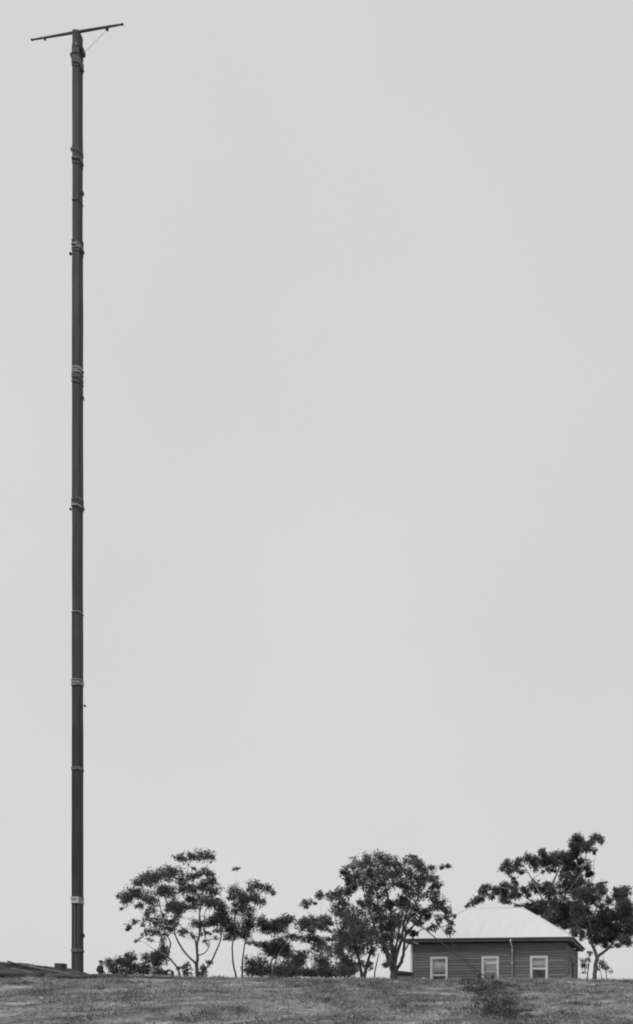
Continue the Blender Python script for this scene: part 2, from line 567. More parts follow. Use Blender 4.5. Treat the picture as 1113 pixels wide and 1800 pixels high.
# soffit, fascia and gutters round the eaves
x0, x1, y0, y1 = -HW - OV + 0.03, OV - 0.03, -OV + 0.03, HD + OV - 0.03
so = MB()
zs = EZ - 0.2
so.box(x0, x1, y0, -0.061, zs, zs + 0.02).box(x0, x1, HD + 0.061, y1, zs, zs + 0.02)
so.box(x0, -HW - 0.061, -0.061, HD + 0.061, zs, zs + 0.02).box(0.061, x1, -0.061, HD + 0.061, zs, zs + 0.02)
so.build('soffit', M['soffit'], house)
fz0, fz1 = EZ - 0.235, EZ - 0.05
for nm, bx in (('f', (x0 - 0.025, x1 + 0.025, y0 - 0.025, y0, fz0, fz1)), ('b', (x0 - 0.025, x1 + 0.025, y1, y1 + 0.025, fz0, fz1)),
               ('r', (x1, x1 + 0.025, y0, y1, fz0, fz1)), ('l', (x0 - 0.025, x0, y0, y1, fz0, fz1))):
    MB().box(*bx).build('fascia', M['fascia'], house)
def gutter(a, b, out):
    a, b, out = Vector(a), Vector(b), Vector(out)
    prof = [(0.0, 0.075), (0.0, 0.0), (0.09, -0.005), (0.115, 0.03), (0.115, 0.08), (0.105, 0.08), (0.1, 0.03), (0.085, 0.01), (0.012, 0.012), (0.012, 0.075)]
    pts = []
    for q in (a, b):
        for d, z in prof:
            pts.append(q + out * d + Vector((0, 0, z)))
    n = len(prof)
    faces = [(i, (i + 1) % n, n + (i + 1) % n, n + i) for i in range(n)]
    MB().poly(pts, faces + [tuple(reversed(range(n))), tuple(range(n, 2 * n))]).build('gutter', M['gutter'], house)
g = EZ - 0.115
xa, xb, ya, yb = x0 - 0.027, x1 + 0.027, y0 - 0.027, y1 + 0.027
gutter((xa - 0.1, ya, g), (xb + 0.1, ya, g), (0, -1, 0))
gutter((xb, ya, g), (xb, yb, g), (1, 0, 0))
gutter((xa, ya, g), (xa, yb, g), (-1, 0, 0))
gutter((xa - 0.1, yb, g), (xb + 0.1, yb, g), (0, 1, 0))
# downpipe with its offset from the gutter, and brackets
dx = fl(901)
dp = MB().tube([(dx - 0.02, ya - 0.06, g), (dx - 0.02, ya - 0.06, g - 0.2), (dx, -0.12, g - 0.38), (dx, -0.11, 0.0)], 0.042, 10).build('downpipe', M['trim'], house, smooth=True)
for zz in (0.6, 1.7, 2.45):
    MB().box(dx - 0.07, dx + 0.07, -0.165, -0.036, zz, zz + 0.03).build('bracket', M['trim'], dp)
# small wall vents under the eaves
for px in (772, 862, 948):
    v = MB().box(fl(px) - 0.1, fl(px) + 0.1, -0.055, -0.036, fz(1663.2), fz(1659.8)).build('wall_vent', M['fascia'], house)
    for k in range(3):
        zz = fz(1663.2) + 0.018 + 0.03 * k
        MB().box(fl(px) - 0.085, fl(px) + 0.085, -0.062, -0.056, zz, zz + 0.012).build('vent_slat', M['gutter'], v)

# ------------------------------------------------------------------ mast
MD = 34.0
mx = (136.5 - CX) / F * MD
mz = gz(mx, MD) - 0.1
mast = empty('wireless_mast', (mx, MD, mz), math.radians(0))
tag(mast, 'very tall dark square timber mast with crossarm at its head', 'mast')
view_az = math.atan2(mx, MD)                        # the mast shows its left face wide and its right face narrow
SQ = math.radians(4)
def mh(py):
    return (CY - py) / F * MD - mz
def half(z):                                        # half side of the square shaft at height z
    return 0.181 - 0.03 * z / mh(58)
cuts = [1722, 1578, 1204, 1080, 887, 657, 437, 278, 108, 60]
def sq_ring(h, z, c=0.2, dx=0, dy=0):
    pts = []
    ch = h * c
    for sx, sy in ((1, 1), (-1, 1), (-1, -1), (1, -1)):
        a = [(sx * h, sy * (h - ch)), (sx * (h - ch), sy * h)]
        if sx * sy < 0: a.reverse()
        pts += a
    ca, sa = math.cos(SQ), math.sin(SQ)
    return [(x * ca - y * sa + dx, x * sa + y * ca + dy, z) for x, y in pts]
for i, (ya_, yb_) in enumerate(zip(cuts[:-1], cuts[1:])):
    za, zb = mh(ya_), mh(yb_)
    nseg = max(2, int((zb - za) / 1.2))
    pts, faces = [], []
    e = random.uniform(-0.008, 0.008)
    for k in range(nseg + 1):
        z = za + (zb - za) * k / nseg
        pts += sq_ring(half(z) + e + random.uniform(-0.004, 0.004), z, 0.1, random.uniform(-0.006, 0.006), 0)
    for k in range(nseg):
        for j in range(8):
            j2 = (j + 1) % 8
            faces.append((k * 8 + j, k * 8 + j2, k * 8 + 8 + j2, k * 8 + 8 + j))
    faces += [tuple(reversed(range(8))), tuple(nseg * 8 + j for j in range(8))]
    MB().poly(pts, faces).build('mast_section', M['mast'], mast)
def band(py, hgt, m='mast_dark', extra=0.022, nm='iron_band'):
    z = mh(py)
    a = sq_ring(half(z) + extra * 0.65, z - hgt / 2, 0.15)
    b = sq_ring(half(z) + extra * 0.65, z + hgt / 2, 0.15)
    faces = [(j, (j + 1) % 8, 8 + (j + 1) % 8, 8 + j) for j in range(8)] + [tuple(reversed(range(8))), tuple(range(8, 16))]
    return MB().poly(a + b, faces).build(nm, M[m], mast)
def lashing(py, turns, r, m, tilt=0.03, pitch=1.9, nm='rope_lashing'):
    mb = MB()
    for k in range(turns):
        z = mh(py) + (k - (turns - 1) / 2) * r * pitch + random.uniform(-0.3, 0.3) * r
        ring = sq_ring(half(z) + r * 0.5 + 0.004 + random.uniform(0, 0.7) * r, 0, 0.3)
        tx, ty = random.uniform(-tilt, tilt), random.uniform(-tilt, tilt)
        mb.tube([(x, y, z + tx * x / 0.2 + ty * y / 0.2) for x, y, _ in ring], r, 7, closed=True)
    return mb.build(nm, M[m], mast, smooth=True)
# joints from the head downwards
band(95, 0.28, extra=0.035); lashing(112, 5, 0.03, 'rope_grey', 0.03); band(121, 0.1, extra=0.03)
band(85, 0.1, extra=0.018)
band(266, 0.16, extra=0.03); lashing(270, 3, 0.022, 'rope_grey', 0.04); lashing(283, 4, 0.022, 'rope_grey', 0.04); band(291, 0.12, extra=0.018)
lashing(357, 1, 0.02, 'rope_grey', 0.06)
band(432, 0.22, extra=0.035); lashing(437, 3, 0.024, 'rope', 0.05); band(444, 0.14, extra=0.03)
lashing(650, 3, 0.02, 'rope', 0.03); lashing(657, 3, 0.022, 'rope', 0.03); lashing(666, 4, 0.022, 'rope_grey', 0.05); lashing(674, 1, 0.02, 'rope_grey', 0.05)
lashing(880, 3, 0.02, 'rope_grey', 0.05); band(886, 0.16, extra=0.03); lashing(892, 3, 0.022, 'rope', 0.06)
lashing(1078.5, 1, 0.022, 'rope', 0.015)
lashing(1196.5, 1, 0.018, 'rope', 0.01); lashing(1202.5, 5, 0.02, 'rope', 0.05)
lashing(1353, 3, 0.02, 'rope_grey', 0.04)
lashing(1579.5, 3, 0.018, 'rope', 0.01); lashing(1583, 4, 0.016, 'rope', 0.05); lashing(1587, 3, 0.02, 'rope', 0.015)
lashing(1671.5, 3, 0.02, 'rope_grey', 0.02)
# pale canvas strip wound on the wide face at head height of a ladder
def face_pt(t, out, z):
    """point on the wide visible face: t from -1 (left edge) to 1 (corner)"""
    h = half(z)
    x, y = t * h, -(h + out)
    ca, sa = math.cos(SQ), math.sin(SQ)
    return (x * ca - y * sa, x * sa + y * ca, z)
def face_quad(t0, t1, za, zb, out, th, nm, m):
    a = [face_pt(t0, out, za[0]), face_pt(t1, out, za[1]), face_pt(t1, out, zb[1]), face_pt(t0, out, zb[0])]
    b = [face_pt(t0, out - th, za[0]), face_pt(t1, out - th, za[1]), face_pt(t1, out - th, zb[1]), face_pt(t0, out - th, zb[0])]
    return MB().poly(b + a, [(0, 3, 2, 1), (4, 5, 6, 7), (0, 1, 5, 4), (1, 2, 6, 5), (2, 3, 7, 6), (3, 0, 4, 7)]).build(nm, M[m], mast)
face_quad(-0.98, 0.96, (mh(1580.5),) * 2, (mh(1577.5),) * 2, 0.058, 0.02, 'canvas_strip', 'rope_pale')
face_quad(-0.9, 0.94, (mh(1588.5),) * 2, (mh(1583.5), mh(1586)), 0.058, 0.02, 'canvas_strip', 'rope_pale')
face_quad(0.1, 0.94, (mh(1585), mh(1584)), (mh(1583), mh(1580.4)), 0.056, 0.02, 'canvas_strip', 'rope_pale')
# halyard down the wide face
MB().tube([face_pt(-0.05, 0.03, mh(1590)), face_pt(-0.08, 0.024, mh(1640)), face_pt(-0.06, 0.03, mh(1670))], 0.014, 6).build('halyard', M['rope_grey'], mast)
# cleats, blocks and shackles at the edges
def lump(px, py, w, h, nm, m='mast_dark', lean=0.0):
    p = P(px, py, MD) - Vector((mx, MD, mz))
    v, q = Vector((0, 0, h / 2)), Vector((lean, 0, 0))
    inner = Vector((0, 0, p.z + h * 0.25))
    mb = MB().tube([p + v - q, p + v * 0.3, p - v * 0.4, p - v + q], [w * 0.35, w * 0.6, w * 0.55, w * 0.3], 8)
    mb.tube([inner, p], [w * 0.3, w * 0.22], 6)
    return mb.build(nm, M[m], mast, smooth=True)
for a in ((147.5, 95, 0.12, 0.28, 'guy_shackle'), (145.3, 88, 0.12, 0.22, 'guy_shackle'), (125.5, 97, 0.09, 0.2, 'guy_shackle'), (146, 124.5, 0.09, 0.1, 'cleat'),
          (126, 263, 0.09, 0.14, 'cleat'), (146, 340, 0.08, 0.22, 'cleat', 'mast_dark', 0.03), (124, 446, 0.09, 0.12, 'guy_shackle', 'mast_dark', -0.03), (146.6, 444, 0.09, 0.14, 'guy_shackle'),
          (145.6, 429, 0.07, 0.2, 'cleat'), (146.2, 655, 0.06, 0.14, 'cleat'), (147, 700, 0.05, 0.24, 'cleat', 'mast_dark', 0.06), (124, 895, 0.08, 0.1, 'guy_shackle', 'mast_dark', -0.03),
          (147, 894, 0.08, 0.12, 'guy_shackle', 'mast_dark', 0.03), (149.5, 1241, 0.07, 0.12, 'cleat'), (148, 1645, 0.05, 0.2, 'cleat')):
    lump(*a)
# crossarm, level, its right end nearer the camera, with insulators and a stay
cz = mh(57) + 0.02
def arm_pt(px, py):
    zz = cz + mz
    D = zz * F / (CY - py)
    p = P(px, py, D)
    return Vector((p.x - mx, p.y - MD, cz))
aL, aR = arm_pt(56, 70), arm_pt(215, 42.8)
c0 = (aL + aR) / 2
ax = (aR - aL).normalized()
arm = MB().tube([aL, aL + ax * 0.35, aL * 0.55 + aR * 0.45, aL * 0.4 + aR * 0.6, aR - ax * 0.35, aR], [0.026, 0.032, 0.046, 0.048, 0.036, 0.03], 8).build('crossarm', M['yard'], mast)
for a in (aL, aR):
    MB().tube([a - ax * 0.03, a + ax * 0.05], [0.04, 0.038], 8).build('end_ferrule', M['mast_dark'], arm)
for px, py, r in ((79, 66, 0.055), (188, 48, 0.075)):
    p = arm_pt(px, py - 1.5)
    MB().lathe([(r * 0.4, 0.02), (r, -0.03), (r * 0.6, -0.07), (r, -0.1), (r * 0.3, -0.15)], 10, p + Vector((0, 0, -0.03))).build('insulator', M['mast_dark'], arm, smooth=True)
p = arm_pt(188, 48)
MB().tube([p + Vector((0, 0, -0.1)), P(149.5, 91, MD) - Vector((mx, MD, mz))], 0.0055, 6).build('stay_wire', M['rope_grey'], mast)
p = arm_pt(79, 66)
MB().tube([p + Vector((0, 0, -0.1)), P(126, 93, MD) - Vector((mx, MD, mz))], 0.0022, 6).build('stay_wire', M['wire'], mast)
ca, sa = math.cos(SQ), math.sin(SQ)
hd = sq_ring(half(cz) + 0.012, mh(64), 0.1) + sq_ring(half(cz) - 0.02, mh(59), 0.25) + sq_ring(half(cz) * 0.8, mh(57.5), 0.3)
MB().poly(hd, [(k * 8 + j, k * 8 + (j + 1) % 8, k * 8 + 8 + (j + 1) % 8, k * 8 + 8 + j) for k in range(2) for j in range(8)] + [tuple(reversed(range(8))), tuple(range(16, 24))]).build('mast_cap', M['mast_dark'], mast)
z = mh(80); 
face_quad(-0.1, 0.5, (mh(87), mh(89)), (mh(82), mh(84)), 0.03, 0.02, 'name_plate', 'rope_grey')

# guy wires running down to the anchor in the scrub
def guy(py_top, anchor_px, D_end, sag, label, low=0.2):
    a = P(146, py_top, MD)
    b = P(anchor_px[0], anchor_px[1], D_end)
    b.z = gz(b.x, b.y) - 0.05
    def pt(t):
        q = a.lerp(b, t)
        q.z -= sag * 4 * t * (1 - t)
        return q
    root = empty('guy_wire', tuple(b))
    tag(root, label, 'guy wire', 'guy wires of the mast')
    N = 60
    t0 = 1 - low
    MB().tube([pt(t0 * i / N) - b for i in range(N + 1)], 0.0022, 5).build('wire', M['wire'], root)
    MB().tube([pt(t0 + (1 - t0) * i / 14) - b for i in range(15)], 0.022 if low > 0.15 else 0.012, 7).build('tackle_rope', M['rope_dark'], root)
    q = pt(t0) - b
    q2 = pt(t0 + 0.012) - b
    MB().tube([q, (q + q2) / 2, q2], [0.02, 0.06, 0.02], 8).build('tackle_block', M['mast_dark'], root)
    MB().tube([Vector((0, 0, -0.2)), Vector((-0.06, 0, 0.28))], [0.07, 0.06], 8).build('anchor_stake', M['plank_dark'], root)
guy(890, (868, 1731), 28.4, 2.1, 'lower guy wire with dark rope tackle crossing the left house window', 0.17)
guy(440, (846, 1726), 28.9, 2.5, 'thin upper guy wire slanting down in front of the house wall', 0.1)

# ------------------------------------------------------------------ trees
def catmull(pts, n=5):
    pts = [Vector(p) for p in pts]
    if len(pts) < 3:
        return pts
    out = []
    q = [pts[0] * 2 - pts[1]] + pts + [pts[-1] * 2 - pts[-2]]
    for i in range(1, len(q) - 2):
        for k in range(n):
            t = k / n
            a, b, c, d = q[i - 1], q[i], q[i + 1], q[i + 2]
            out.append(0.5 * ((2 * b) + (c - a) * t + (2 * a - 5 * b + 4 * c - d) * t * t + (3 * b - a - 3 * c + d) * t ** 3))
    out.append(pts[-1])
    return out

def leaves(clumps, size, density, droop):
    """clumps: list of (centre Vector, rx, ry, rz) -> (N,4,3) array of leaf quads"""
    C = []
    for c, rx, ry, rz, den in clumps:
        A = PI * rx * rz
        la = 0.5 * size * size * 0.34
        n = int(min(6000, max(40, 2.35 * density * den * A / la)))
        sub = max(5, int(A * 26) + 4)
        d = rng.normal(size=(sub, 3)); d /= np.linalg.norm(d, axis=1)[:, None]
        rad = rng.uniform(0.15, 1, size=(sub, 1)) ** 0.5
        sc = d * rad * np.array([rx, ry, rz]) * 0.84
        sc[:, 2] += np.abs(sc[:, 2]) * 0.12
        which = rng.integers(0, sub, n)
        sr = min(0.3, max(0.08, 0.55 * min(rx, rz)))
        pos = sc[which] + rng.normal(size=(n, 3)) * np.array([sr, sr, sr * 0.85]) * 0.5
        nh = int(n * 0.4)
        hp = rng.normal(size=(nh, 3)) * np.array([rx, ry, rz]) * 0.66
        tw = rng.integers(0, max(6, sub), nh)                       # the loose leaves hang in small sprays of their own
        cen = rng.normal(size=(max(6, sub), 3)) * np.array([rx, ry, rz]) * 0.6
        cen *= np.minimum(1, 1.2 / (np.linalg.norm(cen / np.array([rx, ry, rz]), axis=1)[:, None] + 1e-9))
        hp = hp * 0.25 + cen[tw]
        pos[:nh] = hp
        C.append(pos + np.array(c))
    pos = np.concatenate(C)
    n = len(pos)
    ax = rng.normal(size=(n, 3)); ax[:, 2] -= droop
    ax /= np.linalg.norm(ax, axis=1)[:, None]
    rv = rng.normal(size=(n, 3))
    sd = np.cross(ax, rv); sd /= np.linalg.norm(sd, axis=1)[:, None] + 1e-9
    L = size * (0.45 + 1.0 * rng.random((n, 1)) ** 1.6)
    W = L * rng.uniform(0.13, 0.21, size=(n, 1))
    v = np.stack([pos, pos + ax * L * 0.45 + sd * W, pos + ax * L, pos + ax * L * 0.45 - sd * W], 1)
    return v

def tree(name, label, cat, D, base, clumps, limbs, conv, leaf='leaf', bark='bark_mid', depth=2.0, size=0.2, density=2.2,
         droop=0.7, group=None, branch=True, seed=0, fill=0.7, grow=1.08):
    """base: pixel of the foot; clumps/limbs in crop coordinates turned into pixels by conv; all placed in depth round D"""
    random.seed(seed + 100)
    ox, oy, sc = conv
    px = lambda q: (ox + q[0] / sc, oy + q[1] / sc)
    b = P(base[0], base[1], D)
    g0 = gz(b.x, D)
    root = empty(name, (b.x, D, g0))
    tag(root, label, cat, group)
    O = Vector((b.x, D, g0))
    wood = MB()
    nodes = []
    foot = Vector((0, 0, -0.25))
    for li, (pts, r0, r1, dd) in enumerate(limbs):
        m = len(pts)
        w = []
        for i, q in enumerate(pts):
            t = i / max(1, m - 1)
            X, Y = px(q)
            w.append(P(X, Y, D + dd * t) - O)
        if (CY - px(pts[0])[1]) < (CY - 1690):     # starts near the ground line: carry it into the soil
            q0 = w[0].copy(); q0.z = gz(q0.x + O.x, q0.y + O.y) - O.z - 0.25
            q0.x = w[0].x * 0.98
            w = [q0] + w
        w = catmull(w, 5)
        n = len(w)
        rr = [r0 + (r1 - r0) * (i / (n - 1)) for i in range(n)]
        if w[0].z < 0.3:
            rr[0] *= 1.35; rr[1] *= 1.12
        w = [p + Vector((random.uniform(-1, 1), random.uniform(-1, 1), 0)) * rr[i] * 0.25 for i, p in enumerate(w)]
        wood.tube(w, rr, 9)
        nodes += [(p, rr[i]) for i, p in enumerate(w) if p.z > 0.5]
    cl = []
    for c in clumps:
        X, Y = px(c)
        dof = random.uniform(-depth, depth)
        p = P(X, Y, D + dof) - O
        k = (D + dof) / F / sc
        den = c[4] if len(c) > 4 else 1.0
        rx, rz = c[2] * k * grow, c[3] * k * grow
        cl.append((p, rx, (rx + rz) * 0.55, rz, den))
        if branch and nodes:
            best = min(nodes, key=lambda nd: (nd[0] - p).length + max(0, nd[0].z - p.z) * 0.8)
            s, rs = best
            tgt = p - Vector((0, 0, rz * 0.3))
            mid = s.lerp(tgt, 0.5) + Vector((random.uniform(-.12, .12), random.uniform(-.12, .12), 0.12 * (tgt - s).length))
            ra = min(rs * 0.55, 0.032)
            wood.tube(catmull([s, mid, tgt], 4), [ra * (1 - i / 8) + 0.006 for i in range(9)], 6)
            nodes.append((tgt.lerp(mid, 0.3), ra * 0.6))
            for _ in range(3):
                e = tgt + Vector((random.uniform(-.8, .8) * rx, random.uniform(-.8, .8) * rx, random.uniform(-0.2, 0.9) * rz))
                wood.tube([tgt, tgt.lerp(e, 0.5) + Vector((0, 0, 0.03)), e], [0.014, 0.01, 0.005], 5)
    for _ in range(int(len(cl) * fill)):             # looser sprays between the main clumps
        p, rx, ry, rz, den = random.choice(cl)
        q = p + Vector((random.uniform(-1.25, 1.25) * rx, random.uniform(-1, 1) * rx, random.uniform(-1.15, 0.75) * rz))
        cl.append((q, rx * 0.55, ry * 0.55, rz * 0.5, 0.6))
    wood.build('trunk', M[bark], root, smooth=True)
    np_mesh('crown', leaves(cl, size, density, droop), 4, M[leaf], root)
    return root

A1 = (190, 1470, 3.59)
tree('gum_tree', 'spreading gum tree with low forking trunk, nearest to the mast', 'tree', 58, (347, 1716),
     [(460, 135, 40, 24), (530, 125, 38, 22), (605, 120, 55, 30), (655, 130, 18, 12), (535, 200, 12, 8, .6),
      (215, 270, 45, 32), (270, 250, 55, 38), (330, 245, 60, 40), (400, 230, 48, 42), (180, 295, 25, 18),
      (150, 355, 45, 35), (115, 395, 35, 38), (195, 365, 45, 30), (205, 432, 24, 16), (70, 380, 12, 14, .8), (85, 455, 6, 6, .5),
      (270, 400, 50, 34), (340, 350, 50, 32), (390, 350, 45, 34), (462, 255, 16, 45), (255, 300, 35, 18, .7),
      (470, 320, 42, 32), (530, 330, 36, 30), (560, 242, 34, 18), (610, 225, 40, 26), (655, 262, 26, 34), (640, 290, 34, 24), (520, 260, 30, 22, .6),
      (655, 340, 48, 38), (590, 320, 34, 34), (420, 430, 45, 34), (465, 450, 46, 32), (395, 455, 30, 24), (560, 400, 58, 42),
      (640, 415, 48, 40), (700, 430, 34, 44), (725, 470, 34, 52), (730, 530, 38, 44), (680, 525, 48, 38), (560, 548, 42, 24), (640, 540, 30, 24),
      (440, 500, 30, 22, .7), (250, 500, 15, 32), (280, 460, 28, 28, .7), (310, 535, 32, 36, .8), (262, 600, 28, 30, .8), (315, 600, 34, 30, .7), (372, 552, 32, 34, .8),
      (400, 582, 24, 16), (470, 602, 36, 20), (430, 545, 28, 24, .6), (600, 560, 24, 24, .7), (345, 500, 24, 22, .6),
      (168, 535, 15, 22, .8), (135, 568, 13, 20, .7), (188, 655, 16, 9, .8), (212, 632, 8, 16, .8), (265, 650, 18, 12, .8), (225, 548, 10, 12, .6),
      (540, 630, 16, 22, .7), (620, 660, 22, 16, .6), (585, 610, 18, 14, .6), (680, 640, 18, 16, .5), (640, 610, 14, 12, .5), (690, 590, 24, 20, .7)],
     [([(565, 872), (560, 815), (565, 760), (563, 690), (580, 600), (580, 480), (602, 330)], 0.16, 0.04, 0.8),
      ([(560, 830), (545, 795), (490, 740), (440, 660), (420, 590), (425, 500)], 0.10, 0.04, -1.2),
      ([(563, 720), (545, 640), (505, 605)], 0.07, 0.03, -0.8),
      ([(590, 868), (640, 810), (680, 730), (710, 650), (728, 540)], 0.085, 0.04, 1.0),
      ([(566, 755), (610, 735), (636, 700), (640, 665)], 0.05, 0.02, -0.6),
      ([(600, 570), (615, 640), (607, 500), (650, 420)], 0.04, 0.02, 0.6),
      ([(425, 500), (380, 430), (330, 340), (270, 260)], 0.045, 0.02, -1.0),
      ([(580, 470), (540, 380), (500, 250), (520, 140)], 0.045, 0.015, 0.6),
      ([(450, 862), (405, 790), (375, 750), (395, 675), (350, 600), (300, 548), (230, 500)], 0.09, 0.022, 0.8),
      ([(375, 755), (340, 738), (290, 715)], 0.06, 0.03, 0.3),
      ([(380, 600), (335, 470), (308, 370), (220, 330)], 0.04, 0.02, -0.6)],
     A1, bark='bark_mid', depth=2.6, density=2.3, group='gum trees behind the crest', seed=1)

tree('gum_tree', 'small twin-stemmed gum tree with thin pale trunks, right of the spreading gum', 'tree', 60, (418, 1716),
     [(800, 345, 42, 36, .8), (778, 385, 30, 18), (845, 375, 40, 34), (915, 380, 44, 36), (968, 420, 22, 22), (930, 305, 36, 30), (1000, 325, 32, 25), (1042, 362, 13, 9, .8),
      (820, 430, 36, 28), (870, 400, 40, 32), (875, 490, 44, 42, .8), (895, 555, 42, 42), (840, 600, 52, 44), (765, 560, 42, 52), (768, 630, 36, 26), (868, 625, 30, 28), (795, 470, 26, 18),
      (803, 206, 16, 7, .6), (828, 200, 14, 5, .6), (910, 670, 26, 14, .5), (960, 690, 20, 14, .4), (860, 450, 34, 24, .8)],
     [([(806, 885), (790, 800), (785, 690), (798, 590), (800, 420)], 0.085, 0.035, 0.5),
      ([(800, 430), (795, 330), (808, 270), (814, 208)], 0.012, 0.003, 0.2),
      ([(846, 885), (850, 770), (868, 655), (882, 560), (935, 410), (945, 310)], 0.075, 0.02, -0.6)],
     A1, bark='bark_mid', depth=1.3, density=2.3, group='gum trees behind the crest', seed=2)

A2 = (420, 1470, 2.7825)
tree('gum_tree', 'sparse low gum with flat leaf layers and whitish trunk, mid picture', 'tree', 62, (478, 1717),
     [(112, 415, 24, 26), (150, 445, 50, 30), (200, 440, 42, 30), (242, 405, 34, 22), (322, 435, 34, 30), (370, 425, 40, 30), (418, 420, 22, 28), (270, 490, 44, 12), (345, 500, 44, 17),
      (400, 520, 36, 24), (195, 540, 46, 34), (160, 558, 34, 24), (230, 560, 26, 34), (200, 500, 30, 14, .6), (330, 326, 22, 15), (395, 290, 16, 20), (380, 540, 30, 14, .6), (130, 530, 20, 16, .6)],
     [([(158, 690), (155, 625), (172, 585), (180, 545), (170, 450)], 0.12, 0.03, 0.3),
      ([(168, 690), (182, 610), (220, 540), (280, 490), (330, 430)], 0.07, 0.025, -0.6),
      ([(372, 690), (372, 600), (368, 490), (365, 425)], 0.05, 0.02, 0.5),
      ([(365, 430), (340, 390), (332, 330)], 0.012, 0.004, 0.2),
      ([(368, 440), (402, 380), (396, 300)], 0.012, 0.004, -0.3)],
     A2, bark='bark_pale', grow=1.15, fill=1.9, depth=1.6, density=2.5, group='gum trees behind the crest', seed=3)

A3 = (560, 1490, 4.6375)
tree('gum_tree', 'bushy dark gum with leaning stems, touching the big round tree on its left', 'tree', 50, (642, 1717),
     [(110, 398, 40, 36), (200, 365, 46, 44), (180, 440, 52, 44), (140, 515, 44, 44), (60, 600, 46, 34), (25, 640, 30, 24), (230, 510, 52, 52), (250, 590, 62, 54), (300, 660, 60, 62), (195, 690, 60, 50),
      (180, 780, 58, 66), (270, 800, 66, 60), (220, 900, 52, 44), (330, 745, 52, 52), (325, 850, 42, 46), (280, 965, 52, 38), (420, 755, 36, 52), (440, 835, 28, 44), (380, 690, 44, 44),
      (150, 850, 44, 36), (300, 580, 44, 40), (350, 620, 44, 44), (230, 740, 50, 44), (380, 810, 30, 36, .7), (100, 740, 34, 24, .7), (405, 960, 20, 20, .6)],
     [([(375, 1055), (395, 960), (425, 850), (430, 760), (400, 640)], 0.14, 0.04, 0.5),
      ([(350, 1055), (335, 950), (320, 850), (290, 720), (240, 560), (180, 420)], 0.12, 0.03, -0.6),
      ([(455, 1055), (475, 940), (495, 860)], 0.055, 0.03, 0.5),
      ([(215, 1055), (210, 950), (190, 820), (150, 620)], 0.07, 0.03, 0.8)],
     A3, bark='bark_dark', leaf='leaf_dense', grow=1.12, fill=2.0, depth=1.9, density=2.3, group='gum trees behind the crest', seed=4)

tree('gum_tree', 'big dense round-crowned tree with many upright limbs, at the left end of the house', 'tree', 39.5, (692, 1722),
     [(250, 150, 42, 32), (200, 205, 25, 24), (262, 235, 28, 32), (340, 130, 54, 48), (410, 105, 52, 46), (500, 90, 56, 54), (580, 112, 54, 46), (640, 140, 46, 44), (740, 108, 54, 42), (800, 118, 46, 38), (850, 150, 42, 40), (905, 158, 24, 10),
      (330, 220, 60, 54), (430, 205, 70, 62), (520, 195, 64, 56), (620, 215, 70, 54), (720, 215, 70, 60), (815, 240, 60, 50), (910, 240, 52, 50), (955, 290, 38, 54), (860, 210, 36, 40, .7),
      (285, 300, 50, 44), (370, 300, 52, 36, .8), (450, 300, 60, 46), (540, 290, 56, 44), (650, 290, 54, 38), (720, 310, 44, 40), (830, 310, 50, 44), (960, 370, 36, 40),
      (250, 350, 30, 40, .8), (425, 385, 40, 54), (520, 380, 52, 54), (700, 390, 50, 48), (820, 390, 56, 50), (960, 425, 60, 42), (1000, 470, 46, 36), (1066, 530, 42, 28), (1035, 505, 44, 34),
      (640, 445, 58, 42), (560, 470, 54, 52), (480, 490, 52, 44), (400, 470, 50, 44), (345, 520, 42, 44), (700, 470, 58, 42), (780, 495, 56, 48), (855, 540, 50, 36), (930, 490, 50, 32, .8),
      (560, 560, 70, 54), (640, 560, 52, 54), (470, 570, 52, 46), (620, 640, 66, 54), (540, 650, 66, 54), (465, 680, 50, 54), (560, 720, 66, 46), (640, 720, 50, 38), (400, 600, 40, 40, .7), (480, 760, 36, 34, .7),
      (990, 590, 20, 26), (975, 560, 24, 20), (1078, 615, 24, 36), (1070, 690, 20, 20), (1060, 655, 22, 22), (940, 650, 40, 20), (900, 662, 20, 16), (800, 600, 42, 32, .8), (840, 608, 32, 22, .7), (755, 680, 24, 16, .8), (872, 572, 32, 24, .8), (1040, 560, 26, 20, .7),
      (740, 560, 40, 40, .8), (540, 945, 15, 17), (400, 350, 24, 20, .5), (600, 800, 30, 24, .5), (540, 800, 26, 30, .7), (1020, 150, 22, 12, .8), (1050, 143, 22, 11, .8)],
     [([(612, 1062), (612, 990), (602, 880), (592, 760), (600, 600), (565, 400), (520, 200)], 0.20, 0.03, 0.3),
      ([(600, 1010), (570, 920), (535, 810), (480, 700), (440, 590), (380, 400)], 0.12, 0.03, -1.0),
      ([(605, 960), (560, 840), (520, 720), (500, 560), (460, 300)], 0.10, 0.03, 1.2),
      ([(618, 985), (640, 870), (678, 750), (700, 600), (745, 430), (760, 220)], 0.12, 0.03, 0.8),
      ([(628, 1015), (675, 930), (695, 840), (708, 710), (725, 590), (820, 400)], 0.12, 0.03, -0.7),
      ([(706, 720), (780, 630), (880, 520), (980, 450)], 0.06, 0.02, -0.6),
      ([(696, 850), (750, 760), (820, 680), (910, 645)], 0.045, 0.015, -0.8),
      ([(610, 900), (632, 800), (655, 700), (660, 600)], 0.07, 0.03, -1.2),
      ([(855, 300), (900, 190), (970, 175), (1030, 150)], 0.02, 0.006, 0.2)],
     A3, bark='bark_dark', leaf='leaf_dense', fill=2.3, depth=1.9, size=0.15, density=2.0, droop=0.6, group='gum trees behind the crest', seed=5)

